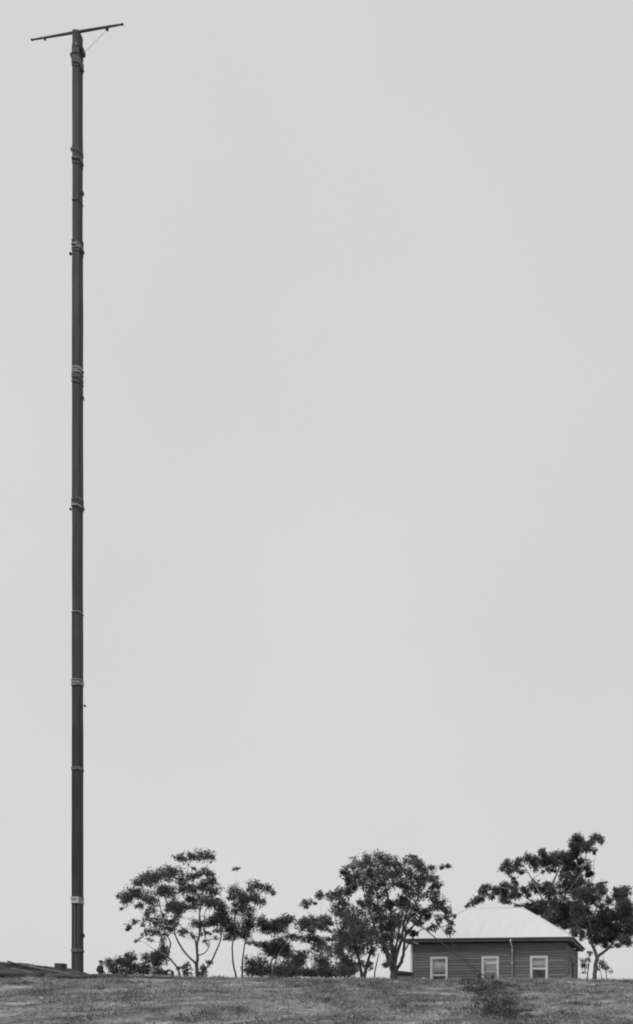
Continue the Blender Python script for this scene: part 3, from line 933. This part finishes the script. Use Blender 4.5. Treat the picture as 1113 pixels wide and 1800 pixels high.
A4 = (900, 1450, 5.565)
tree('gum_tree', 'tall gum behind the house roof with pale curving trunk and high topknot', 'tree', 62, (970, 1717),
     [(640, 140, 52, 46), (600, 200, 42, 52), (680, 190, 52, 42), (740, 210, 44, 40), (820, 118, 50, 32), (882, 150, 20, 34), (610, 262, 44, 44), (780, 160, 30, 26),
      (40, 388, 52, 42), (78, 340, 34, 26), (92, 460, 42, 22, .8), (180, 335, 58, 42), (240, 380, 52, 44), (298, 270, 34, 30), (330, 340, 66, 50), (400, 300, 52, 44), (480, 305, 58, 50), (430, 378, 52, 42), (540, 320, 50, 52), (540, 420, 58, 50), (370, 430, 26, 24), (310, 460, 18, 24, .6), (230, 450, 22, 18, .6),
      (680, 350, 42, 32), (740, 415, 38, 46), (640, 420, 50, 44), (600, 500, 58, 44), (500, 490, 36, 24), (740, 480, 34, 18),
      (18, 525, 26, 16), (20, 618, 42, 46), (45, 682, 46, 32), (130, 635, 40, 32), (165, 680, 22, 16), (-60, 690, 56, 44), (-70, 600, 46, 42), (-130, 640, 44, 40),
      (-170, 640, 40, 30), (-240, 610, 46, 32), (-290, 640, 40, 40), (-200, 690, 30, 20, .7), (-320, 720, 50, 30), (-370, 760, 34, 22), (-430, 790, 26, 14), (-30, 450, 34, 34), (-60, 380, 40, 40), (-90, 420, 30, 26, .8), (30, 720, 20, 14, .6), (-40, 750, 40, 20),
      (215, 590, 40, 44), (275, 620, 50, 40), (350, 600, 50, 40), (395, 645, 40, 50), (330, 660, 34, 26, .8),
      (620, 590, 66, 50), (560, 640, 50, 42), (480, 660, 34, 40, .5), (450, 590, 34, 34, .5), (500, 560, 34, 30, .6), (640, 670, 54, 44),
      (560, 790, 60, 44), (480, 800, 46, 36), (640, 770, 50, 40), (150, 800, 66, 34), (60, 792, 36, 20), (230, 790, 52, 52), (265, 850, 44, 36), (340, 800, 40, 50, .8), (360, 720, 30, 40, .7), (330, 880, 40, 36),
      (460, 915, 52, 52), (560, 900, 66, 52), (500, 980, 40, 28), (400, 880, 40, 50, .7), (620, 980, 40, 32, .8), (450, 720, 30, 30, .4), (530, 730, 34, 30, .5), (200, 840, 60, 40), (300, 770, 50, 40), (420, 790, 44, 40), (520, 860, 60, 50), (600, 850, 60, 50), (480, 880, 50, 50), (590, 960, 60, 44), (420, 950, 50, 40), (640, 940, 50, 40), (620, 1040, 50, 30, .7), (680, 560, 50, 40), (560, 560, 50, 40)],
     [([(395, 1480), (385, 1150), (385, 960), (420, 860), (415, 700), (405, 580), (432, 490), (490, 370), (560, 300), (625, 180)], 0.2, 0.03, 0.6),
      ([(418, 810), (520, 690), (650, 520), (690, 420), (740, 240)], 0.09, 0.025, -1.2),
      ([(388, 1000), (340, 910), (310, 800), (280, 690), (180, 500), (100, 380)], 0.11, 0.03, -1.5),
      ([(320, 830), (180, 740), (20, 640), (-150, 610), (-290, 640)], 0.07, 0.02, -0.8),
      ([(690, 560), (800, 520), (800, 400), (815, 300), (815, 180)], 0.03, 0.01, 0.4)],
     A4, bark='bark_pale', fill=2.6, grow=1.15, depth=2.4, size=0.21, density=3.1, group='gum trees behind the crest', seed=6)

tree('gum_tree', 'gum with widely forked trunk standing at the right end of the house', 'tree', 55, (1046, 1717),
     [(680, 660, 66, 52), (780, 620, 60, 52), (860, 600, 52, 44), (885, 655, 42, 44), (720, 730, 66, 44), (820, 720, 50, 34), (935, 745, 24, 34), (960, 720, 18, 15),
      (650, 880, 60, 52), (700, 950, 52, 52), (640, 810, 50, 40), (900, 850, 66, 42), (850, 920, 66, 58), (950, 900, 60, 58), (1000, 880, 40, 52), (860, 1020, 66, 58), (950, 1020, 66, 66), (1020, 1000, 50, 80), (830, 1110, 58, 50), (900, 1120, 50, 42), (920, 1180, 34, 24, .8), (1020, 1172, 26, 15),
      (1020, 700, 26, 50), (1032, 640, 14, 20), (1090, 740, 50, 60), (1100, 900, 60, 70), (1110, 1040, 60, 60), (1090, 1120, 40, 40), (980, 1100, 50, 40), (1070, 660, 36, 36),
      (680, 1050, 34, 32, .8), (770, 1010, 34, 40, .7), (760, 870, 34, 30, .5), (870, 790, 30, 24, .6), (700, 1100, 20, 20, .5), (780, 1130, 24, 40, .7), (640, 1010, 30, 24, .6), (760, 680, 60, 50), (700, 820, 60, 44), (800, 960, 50, 60), (760, 1060, 40, 40), (880, 960, 60, 50), (1060, 800, 60, 60), (1120, 640, 50, 50), (1140, 800, 60, 60), (1150, 960, 60, 70), (1130, 1130, 50, 40)],
     [([(805, 1510), (815, 1400), (828, 1288), (790, 1180), (772, 1050), (752, 900), (700, 830), (680, 700)], 0.19, 0.04, -0.5),
      ([(828, 1300), (875, 1262), (950, 1200), (1005, 1130), (1090, 1050), (1120, 900)], 0.13, 0.04, 0.7),
      ([(758, 930), (810, 850), (840, 770), (850, 650)], 0.07, 0.03, -0.8),
      ([(800, 1210), (850, 1120), (900, 1000), (920, 880)], 0.06, 0.03, 1.2)],
     A4, bark='bark_mid', fill=2.6, grow=1.15, depth=2.0, size=0.2, density=3.1, group='gum trees behind the crest', seed=7)

# thin saplings far behind the right end of the house
for i, (bx, cl_, lm_) in enumerate((
        (1031, [(690, 1330, 26, 26), (720, 1370, 26, 26), (760, 1250, 32, 26), (745, 1310, 24, 24), (700, 1440, 26, 20, .7)], [([(735, 1510), (752, 1380), (765, 1250)], 0.09, 0.03, 0.2)]),
        (1056, [(860, 1340, 30, 24, .8), (840, 1390, 22, 22, .7)], [([(880, 1510), (862, 1420), (850, 1340)], 0.05, 0.02, 0.2)]),
        (1066, [(905, 1380, 32, 32), (930, 1400, 22, 26), (890, 1340, 22, 20), (965, 1430, 20, 22, .6)], [([(925, 1510), (918, 1430), (900, 1350), (895, 1290)], 0.05, 0.02, 0.2)]))):
    tree('sapling', ['dark sapling close beside the right wall corner of the house', 'thin sapling under the fork of the right-hand gum', 'sapling with drooping leaves nearest the right edge of the picture'][i],
         'tree', 70, (bx, 1717), cl_, lm_, A4, bark='bark_mid', depth=0.5, density=1.6, size=0.2, group='saplings right of the house', seed=20 + i)

# low shrubs along the crest
shr = [
    ('low dark shrub next to the man, nearest the mast', 56, (205, 1714), [(15, 800, 30, 26), (60, 792, 34, 24), (30, 830, 30, 20, .7)], A1),
    ('low bushy shrub with a small raised tip left of the leaning trunk', 57, (228, 1714), [(110, 795, 34, 30), (150, 768, 26, 34), (140, 810, 36, 26)], A1),
    ('pointed shrub between the low bushes and the leaning trunk', 57, (252, 1714), [(240, 775, 20, 36), (205, 830, 34, 26), (250, 838, 34, 20)], A1),
    ('thick dark shrub under the leaning trunk of the spreading gum', 59, (280, 1714), [(330, 758, 46, 38), (300, 800, 26, 40), (350, 710, 20, 34), (290, 760, 30, 30), (345, 660, 12, 28)], A1),
    ('small upright shrub just left of the spreading gum trunk', 57, (330, 1714), [(503, 825, 12, 32), (475, 835, 20, 14, .6)], A1),
    ('small shrub against the foot of the spreading gum', 57, (356, 1715), [(598, 830, 12, 34), (645, 800, 16, 16, .7)], A1),
    ('rounded shrub right of the twin-stemmed gum', 58, (442, 1716), [(60, 620, 24, 28), (85, 655, 30, 22)], A2),
    ('rounded shrub left of the whitish trunk', 58, (460, 1716), [(112, 622, 26, 34), (125, 660, 28, 22)], A2),
    ('broad dome-shaped dark shrub right of the whitish trunk', 58, (502, 1717), [(225, 645, 48, 36), (215, 665, 60, 18), (260, 660, 34, 22)], A2),
    ('tall loose shrub in the middle of the row', 60, (527, 1717), [(285, 595, 36, 26), (312, 578, 28, 16), (300, 620, 22, 30), (270, 625, 24, 24, .7)], A2),
    ('low flat shrub left of the dark leaning-stemmed gum', 57, (548, 1717), [(345, 668, 38, 14), (320, 664, 24, 14), (380, 670, 30, 14)], A2),
    ('dense shrub hugging the left side of the dark leaning-stemmed gum', 56, (572, 1717), [(400, 600, 34, 34), (420, 635, 40, 32), (440, 665, 40, 20), (470, 662, 30, 20)], A2),
    ('dense shrub at the foot of the dark leaning-stemmed gum', 48, (606, 1717), [(515, 640, 34, 34), (545, 660, 36, 24), (495, 668, 26, 18)], A2),
]
for i, (lab, D, base, cl_, cv) in enumerate(shr):
    q = cl_[0]
    cl_ = cl_ + [((base[0] - cv[0]) * cv[2] + dx_ * cv[2], (1709 - cv[1]) * cv[2], q[2] * 0.75, 6.5 * cv[2], 0.8) for dx_ in (-5, 5)]
    bx, by = (base[0] - cv[0]) * cv[2], (1718 - cv[1]) * cv[2]
    tree('shrub', lab, 'shrub', D, base, cl_, [([(bx, by), ((bx + q[0]) / 2, (by + q[1]) / 2), (q[0], q[1])], 0.05, 0.02, 0.1),
                                              ([(bx, by), (cl_[1][0], cl_[1][1])], 0.04, 0.015, -0.2)],
         cv, leaf='scrub', bark='bark_dark', grow=1.15, fill=1.2, depth=0.5, density=2.3, size=0.17, droop=0.2, group='shrubs along the crest', seed=40 + i)

# ------------------------------------------------------------------ spoil mound and timbers at the mast foot
sx, sy = np.linspace(-30.5, -19.5, 90), np.linspace(30.6, 35.4, 44)
SX, SY = np.meshgrid(sx, sy)
prof = np.interp(SX, [-30.5, -26.5, -24.9, -24.2, -23.4, -22.6, -21.6, -20.6, -19.5], [0.5, 0.84, 0.9, 0.82, 0.68, 0.64, 0.26, 0.06, -0.1])
cross = np.interp(SY, [30.6, 31.2, 32.3, 33.2, 34.2, 35.4], [-0.3, 0.15, 0.75, 1.0, 0.7, -0.3])
SZ = ground_z(SX, SY) - 0.06 + prof * np.maximum(cross, -0.3) + 0.14 * vnoise(SX * 2.2, SY * 2.2, 5) * (cross > 0.1) + 0.1 * vnoise(SX * 5, SY * 5, 6) * (cross > 0.1)
mb = MB()
mb.v = [tuple(p) for p in np.stack([SX, SY, SZ], -1).reshape(-1, 3)]
ii = np.arange(90 * 44).reshape(44, 90)
mb.f = [tuple(int(v) for v in q) for q in np.stack([ii[:-1, :-1], ii[:-1, 1:], ii[1:, 1:], ii[1:, :-1]], -1).reshape(-1, 4)]
mound = mb.build('spoil_mound', M['spoil'], None, smooth=True)
tag(mound, 'dark heaped bank of earth left of the mast foot', 'mound')
def mound_z(x, y):
    p = np.interp(x, [-30.5, -26.5, -24.9, -24.2, -23.4, -22.6, -21.6, -20.6, -19.5], [0.5, 0.84, 0.9, 0.82, 0.68, 0.64, 0.26, 0.06, -0.1])
    c = np.interp(y, [30.6, 31.2, 32.3, 33.2, 34.2, 35.4], [-0.3, 0.15, 0.75, 1.0, 0.7, -0.3])
    inside = -30.5 < x < -19.5 and 30.6 < y < 35.4
    return max(gz(x, y), gz(x, y) - 0.06 + float(p * max(c, -0.3)) if inside else -9)

def pole(name, label, a, b, r, m, sides=9, taper=0.8, cat='timber', lift=0.0, group='timbers lying round the mast foot'):
    """round timber from pixel-distance a=(px, D) to b, lying on whatever is below"""
    pa = Vector(((a[0] - CX) / F * a[1], a[1], 0)); pb = Vector(((b[0] - CX) / F * b[1], b[1], 0))
    pa.z = mound_z(pa.x, pa.y) + r * 0.8 + lift; pb.z = mound_z(pb.x, pb.y) + r * 0.8
    n = 9
    c = pa
    pts = [pa.lerp(pb, i / (n - 1)) - c for i in range(n)]
    for i in range(1, n - 1):
        pts[i] = pts[i] + Vector((random.uniform(-.01, .01), 0, random.uniform(-.012, .012)))
    o = MB().tube(pts, [r * (1 + (taper - 1) * i / (n - 1)) * random.uniform(0.96, 1.04) for i in range(n)], sides).build(name, M[m], None, smooth=True)
    o.location = c
    tag(o, label, cat, group)
    return o
def beam(name, label, a, b, w, h, m, lift=0.0, cat='timber', group='timbers lying round the mast foot'):
    pa = Vector(((a[0] - CX) / F * a[1], a[1], 0)); pb = Vector(((b[0] - CX) / F * b[1], b[1], 0))
    pa.z = mound_z(pa.x, pa.y) + lift; pb.z = mound_z(pb.x, pb.y) + lift
    d = (pb - pa); L = d.length; d.normalize()
    s = Vector((-d.y, d.x, 0)).normalized() * w / 2
    u = Vector((0, 0, h))
    pts = []
    for q in (Vector((0, 0, 0)), d * L):
        pts += [q - s, q + s, q + s + u, q - s + u]
    o = MB().poly(pts, [(0, 1, 2, 3), (7, 6, 5, 4), (0, 4, 5, 1), (1, 5, 6, 2), (2, 6, 7, 3), (3, 7, 4, 0)]).build(name, M[m], None, bevel=0.012)
    o.location = pa
    tag(o, label, cat, group)
    return o
pole('timber_spar', 'long grey spar slanting down the earth bank to the mast foot', (52, 32.2), (142, 30.9), 0.05, 'plank', lift=0.05)
pole('timber_spar', 'dark heavy spar standing in for the shadow along the foot of the earth bank', (-10, 31.3), (76, 31.0), 0.14, 'plank_dark')  # shadow band below the bank, put in as a dark spar
pole('timber_spar', 'dark heavy spar standing in for the shadow just left of the mast foot', (82, 30.9), (150, 30.4), 0.13, 'plank_dark')  # second shadow band, likewise shaped as a dark spar
pole('timber_spar', 'long dark spar lying on the crest right of the mast', (146, 29.0), (222, 28.8), 0.1, 'plank_dark', taper=0.95, lift=0.05)
pole('timber_spar', 'thin grey spar resting behind the long dark one right of the mast', (140, 29.5), (205, 29.3), 0.05, 'plank')
pole('timber_spar', 'slender dark spar half hidden in grass below the bushes', (226, 28.9), (306, 28.7), 0.055, 'plank_dark')
pole('timber_spar', 'weathered spar on top of the earth bank at the picture edge', (-6, 33.0), (62, 32.6), 0.06, 'plank')
for k, (lab, a, b, r, m_, lf) in enumerate((
        ('crooked dark pole across the top of the earth bank', (14, 32.6), (70, 32.1), 0.035, 'plank_dark', 0.1),
        ('thin grey stick poking out of the earth bank', (30, 31.9), (58, 31.5), 0.022, 'plank', 0.04),
        ('dark pole leaning against the front of the earth bank', (58, 31.6), (100, 31.2), 0.05, 'plank_dark', 0.12),
        ('grey pole lying low between bank and mast', (92, 31.3), (134, 31.1), 0.035, 'plank', 0.06))):
    pole('timber_pole', lab, a, b, r, m_, lift=lf)
beam('timber_baulk', 'long squared baulk on the bank running behind to the mast', (66, 33.0), (128, 33.2), 0.22, 0.2, 'plank_dark', lift=-0.2)
beam('timber_baulk', 'squared grey baulk in front of the mast foot', (96, 31.8), (138, 31.6), 0.2, 0.16, 'plank', lift=0.02)
beam('timber_block', 'short dark block standing proud on the bank left of the mast', (100.5, 33.1), (113.5, 33.05), 0.3, 0.24, 'mast_dark', lift=-0.06)
beam('timber_plank', 'flat grey plank sloping on the dark bank', (24, 32.0), (64, 31.7), 0.25, 0.05, 'plank', lift=0.0)
beam('timber_plank', 'short plank end beside the mast on its right', (146, 32.4), (156, 32.2), 0.2, 0.06, 'plank', lift=0.0)
pole('timber_spar', 'stout dark spar lying across the front of the mast foot', (104, 29.4), (152, 29.2), 0.1, 'plank_dark', lift=0.02)

# stacked boards by the left corner of the house
st = P(711, 1709, 41.5)
stack_z = gz(st.x, st.y)
pile = empty('board_stack', (st.x, 41.5, stack_z), 0.05)
tag(pile, 'low flat stack of dark boards between the big tree and the house corner', 'board stack')
for k in range(9):
    j = random.uniform(-0.04, 0.04)
    for s_ in range(2):
        MB().box(-0.42 + j, 0.42 + j, -0.3 + 0.31 * s_, 0.0 + 0.31 * s_, 0.09 * k, 0.09 * k + 0.08).build('board', M['plank_dark'] if k > 7 else M['plank_pale'], pile, bevel=0.006)
for xx in (-0.3, 0.3):
    MB().box(xx - 0.05, xx + 0.05, -0.28, 0.29, -0.1, -0.003).build('bearer', M['plank_dark'], pile)
tp = MB().poly([(-0.55, -0.4, 0.83), (0.5, -0.4, 0.82), (0.5, 0.42, 0.82), (-0.55, 0.42, 0.83), (-0.5, -0.38, 0.96), (-0.2, -0.38, 0.99), (0.44, -0.38, 0.92), (0.44, 0.4, 0.92), (-0.2, 0.4, 0.99), (-0.5, 0.4, 0.96)],
               [(3, 2, 1, 0), (4, 5, 8, 9), (5, 6, 7, 8), (0, 1, 6, 5, 4), (3, 9, 8, 7, 2), (0, 4, 9, 3), (1, 2, 7, 6)]).build('tarpaulin', M['mast_dark'], pile)

# stump in the distance and small marks in the paddock
p = P(303, 1705, 50)
g_ = gz(p.x, 50)
stump = MB().lathe([(0.24, -0.2), (0.16, 0.15), (0.11, p.z - g_ - 0.3), (0.12, p.z - g_ - 0.14), (0.07, p.z - g_ - 0.06), (0.03, p.z - g_ - 0.02)], 9, (0, 0, 0), 1, 0.9).build('tree_stump', M['bark_dark'], None)
stump.location = (p.x, 50, g_)
tag(stump, 'dark weathered stump under the leaning trunk left of the spreading gum', 'stump')
def stone(px, py, r, label):
    h = ground_hit(px, py)
    me_ = MB()
    n = 7
    prof_ = [(r * 0.55, -r * 0.3), (r, 0.05 * r), (r * 0.85, r * 0.5), (r * 0.4, r * 0.78)]
    me_.lathe(prof_, n, (0, 0, 0), 1.0, 0.75)
    me_.v = [(x * random.uniform(.85, 1.15), y * random.uniform(.85, 1.15), z_ * random.uniform(.85, 1.15)) for x, y, z_ in me_.v]
    o = me_.build('stone', M['stone'], None)
    o.location = h + Vector((0, 0, 0.02))
    tag(o, label, 'stone')
stone(73, 1757, 0.055, 'small white stone lying in the grass near the left edge')
stone(745, 1721, 0.07, 'pale stone on the crest under the left house window')

# ------------------------------------------------------------------ low dark weeds round the guy anchor and in the paddock
def weed(px, py, rx, h, n, label, m='scrub', size=0.13, group='dark weeds in the paddock'):
    h *= 0.32
    n = int(n * 1.4)
    b = ground_hit(px, py)
    root = empty('weed_clump', tuple(b))
    tag(root, label, 'weed', group)
    mb = MB()
    cl = []
    for i in range(n):
        a, r = random.uniform(0, 2 * PI), 1.4 * rx * math.sqrt(random.random())
        x, y = math.cos(a) * r * 0.75, math.sin(a) * r * 1.25
        zz = gz(b.x + x, b.y + y) - b.z
        t = Vector((x, y, zz + h * random.uniform(0.2, 0.5)))
        mb.tube([(x * 0.7, y * 0.7, zz - 0.05), tuple(t)], [0.007, 0.003], 5)
        cl.append((t, random.uniform(0.07, 0.2), 0.2, max(0.025, h * random.uniform(0.2, 0.5)), 1.0))
    mb.build('stem', M['bark_dark'], root)['kind'] = 'stuff'
    np_mesh('foliage', leaves(cl, size * 0.62, 0.26, -0.1), 4, M['weed'], root)
weed(823, 1726, 0.45, 0.22, 10, 'dark weeds on the crest left of the guy anchor')
weed(846, 1731, 0.6, 0.3, 18, 'dark weed clump round the guy anchor, highest of the dark strip')
weed(874, 1735, 0.55, 0.26, 14, 'dark weed clump below the middle window, right of the guy anchor')
weed(846, 1745, 0.5, 0.26, 14, 'dark weed clump half way down the slope, left side of the dark strip')
weed(870, 1750, 0.55, 0.3, 18, 'dark weed clump half way down the slope, right side of the dark strip')
weed(868, 1766, 0.5, 0.28, 18, 'dark weed clump low on the slope in the dark strip')
weed(893, 1770, 0.4, 0.22, 12, 'dark weed clump low on the slope, rightmost of the dark strip')
weed(878, 1784, 0.45, 0.24, 16, 'dark weed clump at the bottom edge of the picture')
weed(860, 1740, 0.5, 0.24, 14, 'dark weeds just below the guy anchor in the dark strip')
weed(858, 1757, 0.5, 0.24, 14, 'dark weeds in the very middle of the dark strip')
weed(884, 1759, 0.4, 0.2, 10, 'dark weeds on the right flank of the dark strip half way down')
weed(882, 1776, 0.4, 0.22, 14, 'dark weeds just above the lowest clump of the dark strip')
weed(900, 1789, 0.4, 0.22, 12, 'dark weeds in the lowest right corner of the dark strip')
weed(836, 1723, 0.5, 0.2, 14, 'dark weeds topmost in the dark strip, on the crest under the middle window')
weed(838, 1738, 0.4, 0.2, 12, 'dark weeds on the left flank of the dark strip near its top')
weed(854, 1775, 0.4, 0.2, 12, 'dark weeds on the left flank of the dark strip near its bottom')
weed(905, 1777, 0.35, 0.2, 10, 'dark weeds set off to the right of the dark strip near its bottom')
weed(812, 1740, 0.3, 0.14, 7, 'small weed tuft left of the dark strip on the slope')
for px, py, lab in ((997, 1731, 'upper of two dark tufts below the right end of the house'), (1001, 1740, 'lower of two dark tufts below the right end of the house'),
                    (1008, 1765, 'small dark tuft low on the right of the paddock'), (1041, 1767, 'dark tuft low in the right corner of the paddock'),
                    (925, 1741, 'dark tuft on the slope below the right-hand window'), (935, 1758, 'dark tuft between the weed strip and the right corner'),
                    (660, 1731, 'dark tuft below the big round tree'), (572, 1762, 'dark tuft low in the middle of the paddock'), (40, 1730, 'dark tuft below the earth bank at the left edge')):
    weed(px, py, 0.2, 0.09, 6, lab, size=0.09)

# ------------------------------------------------------------------ grass over the slope and crest
N = 150000
yy = 9.0 + (36.0 - 9.0) * rng.random(N) ** 1.15
xx = -34 + 50 * rng.random(N)
keep = (vnoise(xx * 0.8, yy * 0.8, 9) + vnoise(xx * 2.3, yy * 2.3, 10) * 0.6) > -0.22 + 0.3 * (rng.random(N) - 0.5)
xx, yy = xx[keep], yy[keep]
n = len(xx)
zz = ground_z(xx, yy)
hh = (0.045 + 0.1 * rng.random(n) ** 2) * (1 + 1.1 * vnoise(xx * 0.6, yy * 0.6, 11))
hh[rng.random(n) < 0.02] *= 2.0                     # scattered taller tufts, some of them on the skyline
nb = 3
base = np.repeat(np.stack([xx, yy, zz - 0.01], 1), nb, 0) + np.concatenate([rng.normal(size=(n * nb, 2)) * 0.03, np.zeros((n * nb, 1))], 1)
hh = np.repeat(hh, nb) * rng.uniform(0.6, 1.3, n * nb)
ang = rng.uniform(0, 2 * PI, n * nb)
wv = np.stack([np.cos(ang), np.sin(ang), np.zeros(n * nb)], 1) * rng.uniform(0.006, 0.016, (n * nb, 1))
lean = np.concatenate([rng.normal(size=(n * nb, 2)) * 0.6, np.ones((n * nb, 1))], 1) * hh[:, None]
tri = np.stack([base - wv, base + wv, base + lean], 1)
grass = np_mesh('dry_grass', tri, 3, M['grass'], None)
tag(grass, 'short dry grass covering the slope and the crest', 'grass', kind='stuff')

# ------------------------------------------------------------------ man on the far side of the crest
PD = 42.0
pp = P(177, 1700, PD)
pg = gz(pp.x, PD)
S = (P(177, 1688, PD).z - pg) / 1.78               # scale so that the hat crown stands where the photograph shows it
man = empty('person', (pp.x, PD, pg), math.radians(150))
man.scale = (S, S, S)
tag(man, 'person in dark coat and brimmed hat standing behind the crest right of the mast', 'person')
def skin(name, verts, edges, radii, m, parent, root=0, sub=2):
    me_ = bpy.data.meshes.new(name)
    me_.from_pydata(verts, edges, [])
    me_.materials.append(M[m])
    o = bpy.data.objects.new(name, me_)
    COL.objects.link(o)
    o.parent = parent
    md = o.modifiers.new('skin', 'SKIN')
    md.use_smooth_shade = True
    for i, r in enumerate(radii):
        sv = me_.skin_vertices[0].data[i]
        sv.radius = r if hasattr(r, '__len__') else (r, r)
        sv.use_root = (i == root)
    s_ = o.modifiers.new('sub', 'SUBSURF'); s_.levels = sub; s_.render_levels = sub
    return o
# local frame: the person faces -Y, x across the shoulders
V, E_, R_ = [], [], []
def add(p, r, link=None):
    V.append(p); R_.append(r)
    if link is not None: E_.append((link, len(V) - 1))
    return len(V) - 1
pel = add((0, 0, 0.92), (0.15, 0.11))
wai = add((0, 0, 1.08), (0.135, 0.1), pel)
che = add((0, 0.01, 1.28), (0.16, 0.115), wai)
nec0 = add((0, 0.01, 1.42), (0.09, 0.07), che)
nec = add((0, -0.005, 1.49), 0.055, nec0)
hd0 = add((0, -0.02, 1.57), (0.072, 0.085), nec)
hd1 = add((0, -0.015, 1.66), (0.078, 0.095), hd0)
hd2 = add((0, -0.01, 1.72), (0.055, 0.065), hd1)
nose = add((0, -0.12, 1.6), 0.012, hd0)
for sgn in (-1, 1):
    ear = add((sgn * 0.085, 0.0, 1.61), 0.014, hd0)
    sh = add((sgn * 0.19, 0.01, 1.39), 0.06, nec0)
    el = add((sgn * 0.29, 0.05, 1.13), 0.045, sh)
    wr = add((sgn * 0.22, -0.14, 0.98), 0.03, el)
    pa_ = add((sgn * 0.2, -0.2, 0.95), (0.035, 0.02), wr)
    add((sgn * 0.235, -0.215, 0.93), 0.01, wr)
    for fi, (fx, fl_) in enumerate(((-0.03, 0.07), (-0.01, 0.08), (0.01, 0.075), (0.03, 0.06))):
        f1 = add((sgn * (0.195 + fx), -0.2 - fl_ * 0.6, 0.93), 0.0095, pa_)
        add((sgn * (0.19 + fx), -0.2 - fl_, 0.9), 0.008, f1)
    hp = add((sgn * 0.1, 0, 0.86), 0.1, pel)
    kn = add((sgn * 0.12, -0.02, 0.48), 0.062, hp)
    an = add((sgn * 0.13, 0.02, 0.09), 0.04, kn)
    add((sgn * 0.14, -0.13, 0.035), 0.038, an)
body = skin('body', V, E_, R_, 'skin', man)
V, E_, R_ = [], [], []
b0 = add((0, 0, 0.74), (0.2, 0.15)); b1 = add((0, 0, 0.95), (0.19, 0.14), b0); b2 = add((0, 0, 1.12), (0.175, 0.13), b1)
b3 = add((0, 0.01, 1.29), (0.195, 0.145), b2); b4 = add((0, 0.01, 1.43), (0.12, 0.09), b3); add((0, 0, 1.47), (0.075, 0.07), b4)
for sgn in (-1, 1):
    s1 = add((sgn * 0.2, 0.01, 1.39), 0.085, b4); s2 = add((sgn * 0.3, 0.055, 1.13), 0.068, s1); add((sgn * 0.225, -0.12, 0.99), 0.05, s2)
skin('coat', V, E_, R_, 'cloth', man)
V, E_, R_ = [], [], []
t0 = add((0, 0, 0.93), (0.17, 0.12))
for sgn in (-1, 1):
    h1 = add((sgn * 0.1, 0, 0.84), 0.115, t0); k1 = add((sgn * 0.12, -0.02, 0.48), 0.085, h1); add((sgn * 0.13, 0.02, 0.1), 0.07, k1)
skin('trousers', V, E_, R_, 'cloth_grey', man)
MB().lathe([(0.125, 1.668), (0.135, 1.674), (0.125, 1.68), (0.1, 1.685), (0.102, 1.74), (0.09, 1.775), (0.05, 1.785)], 20, (0, -0.012, 0), 0.95, 1.1).build('hat', M['felt'], man, smooth=True)
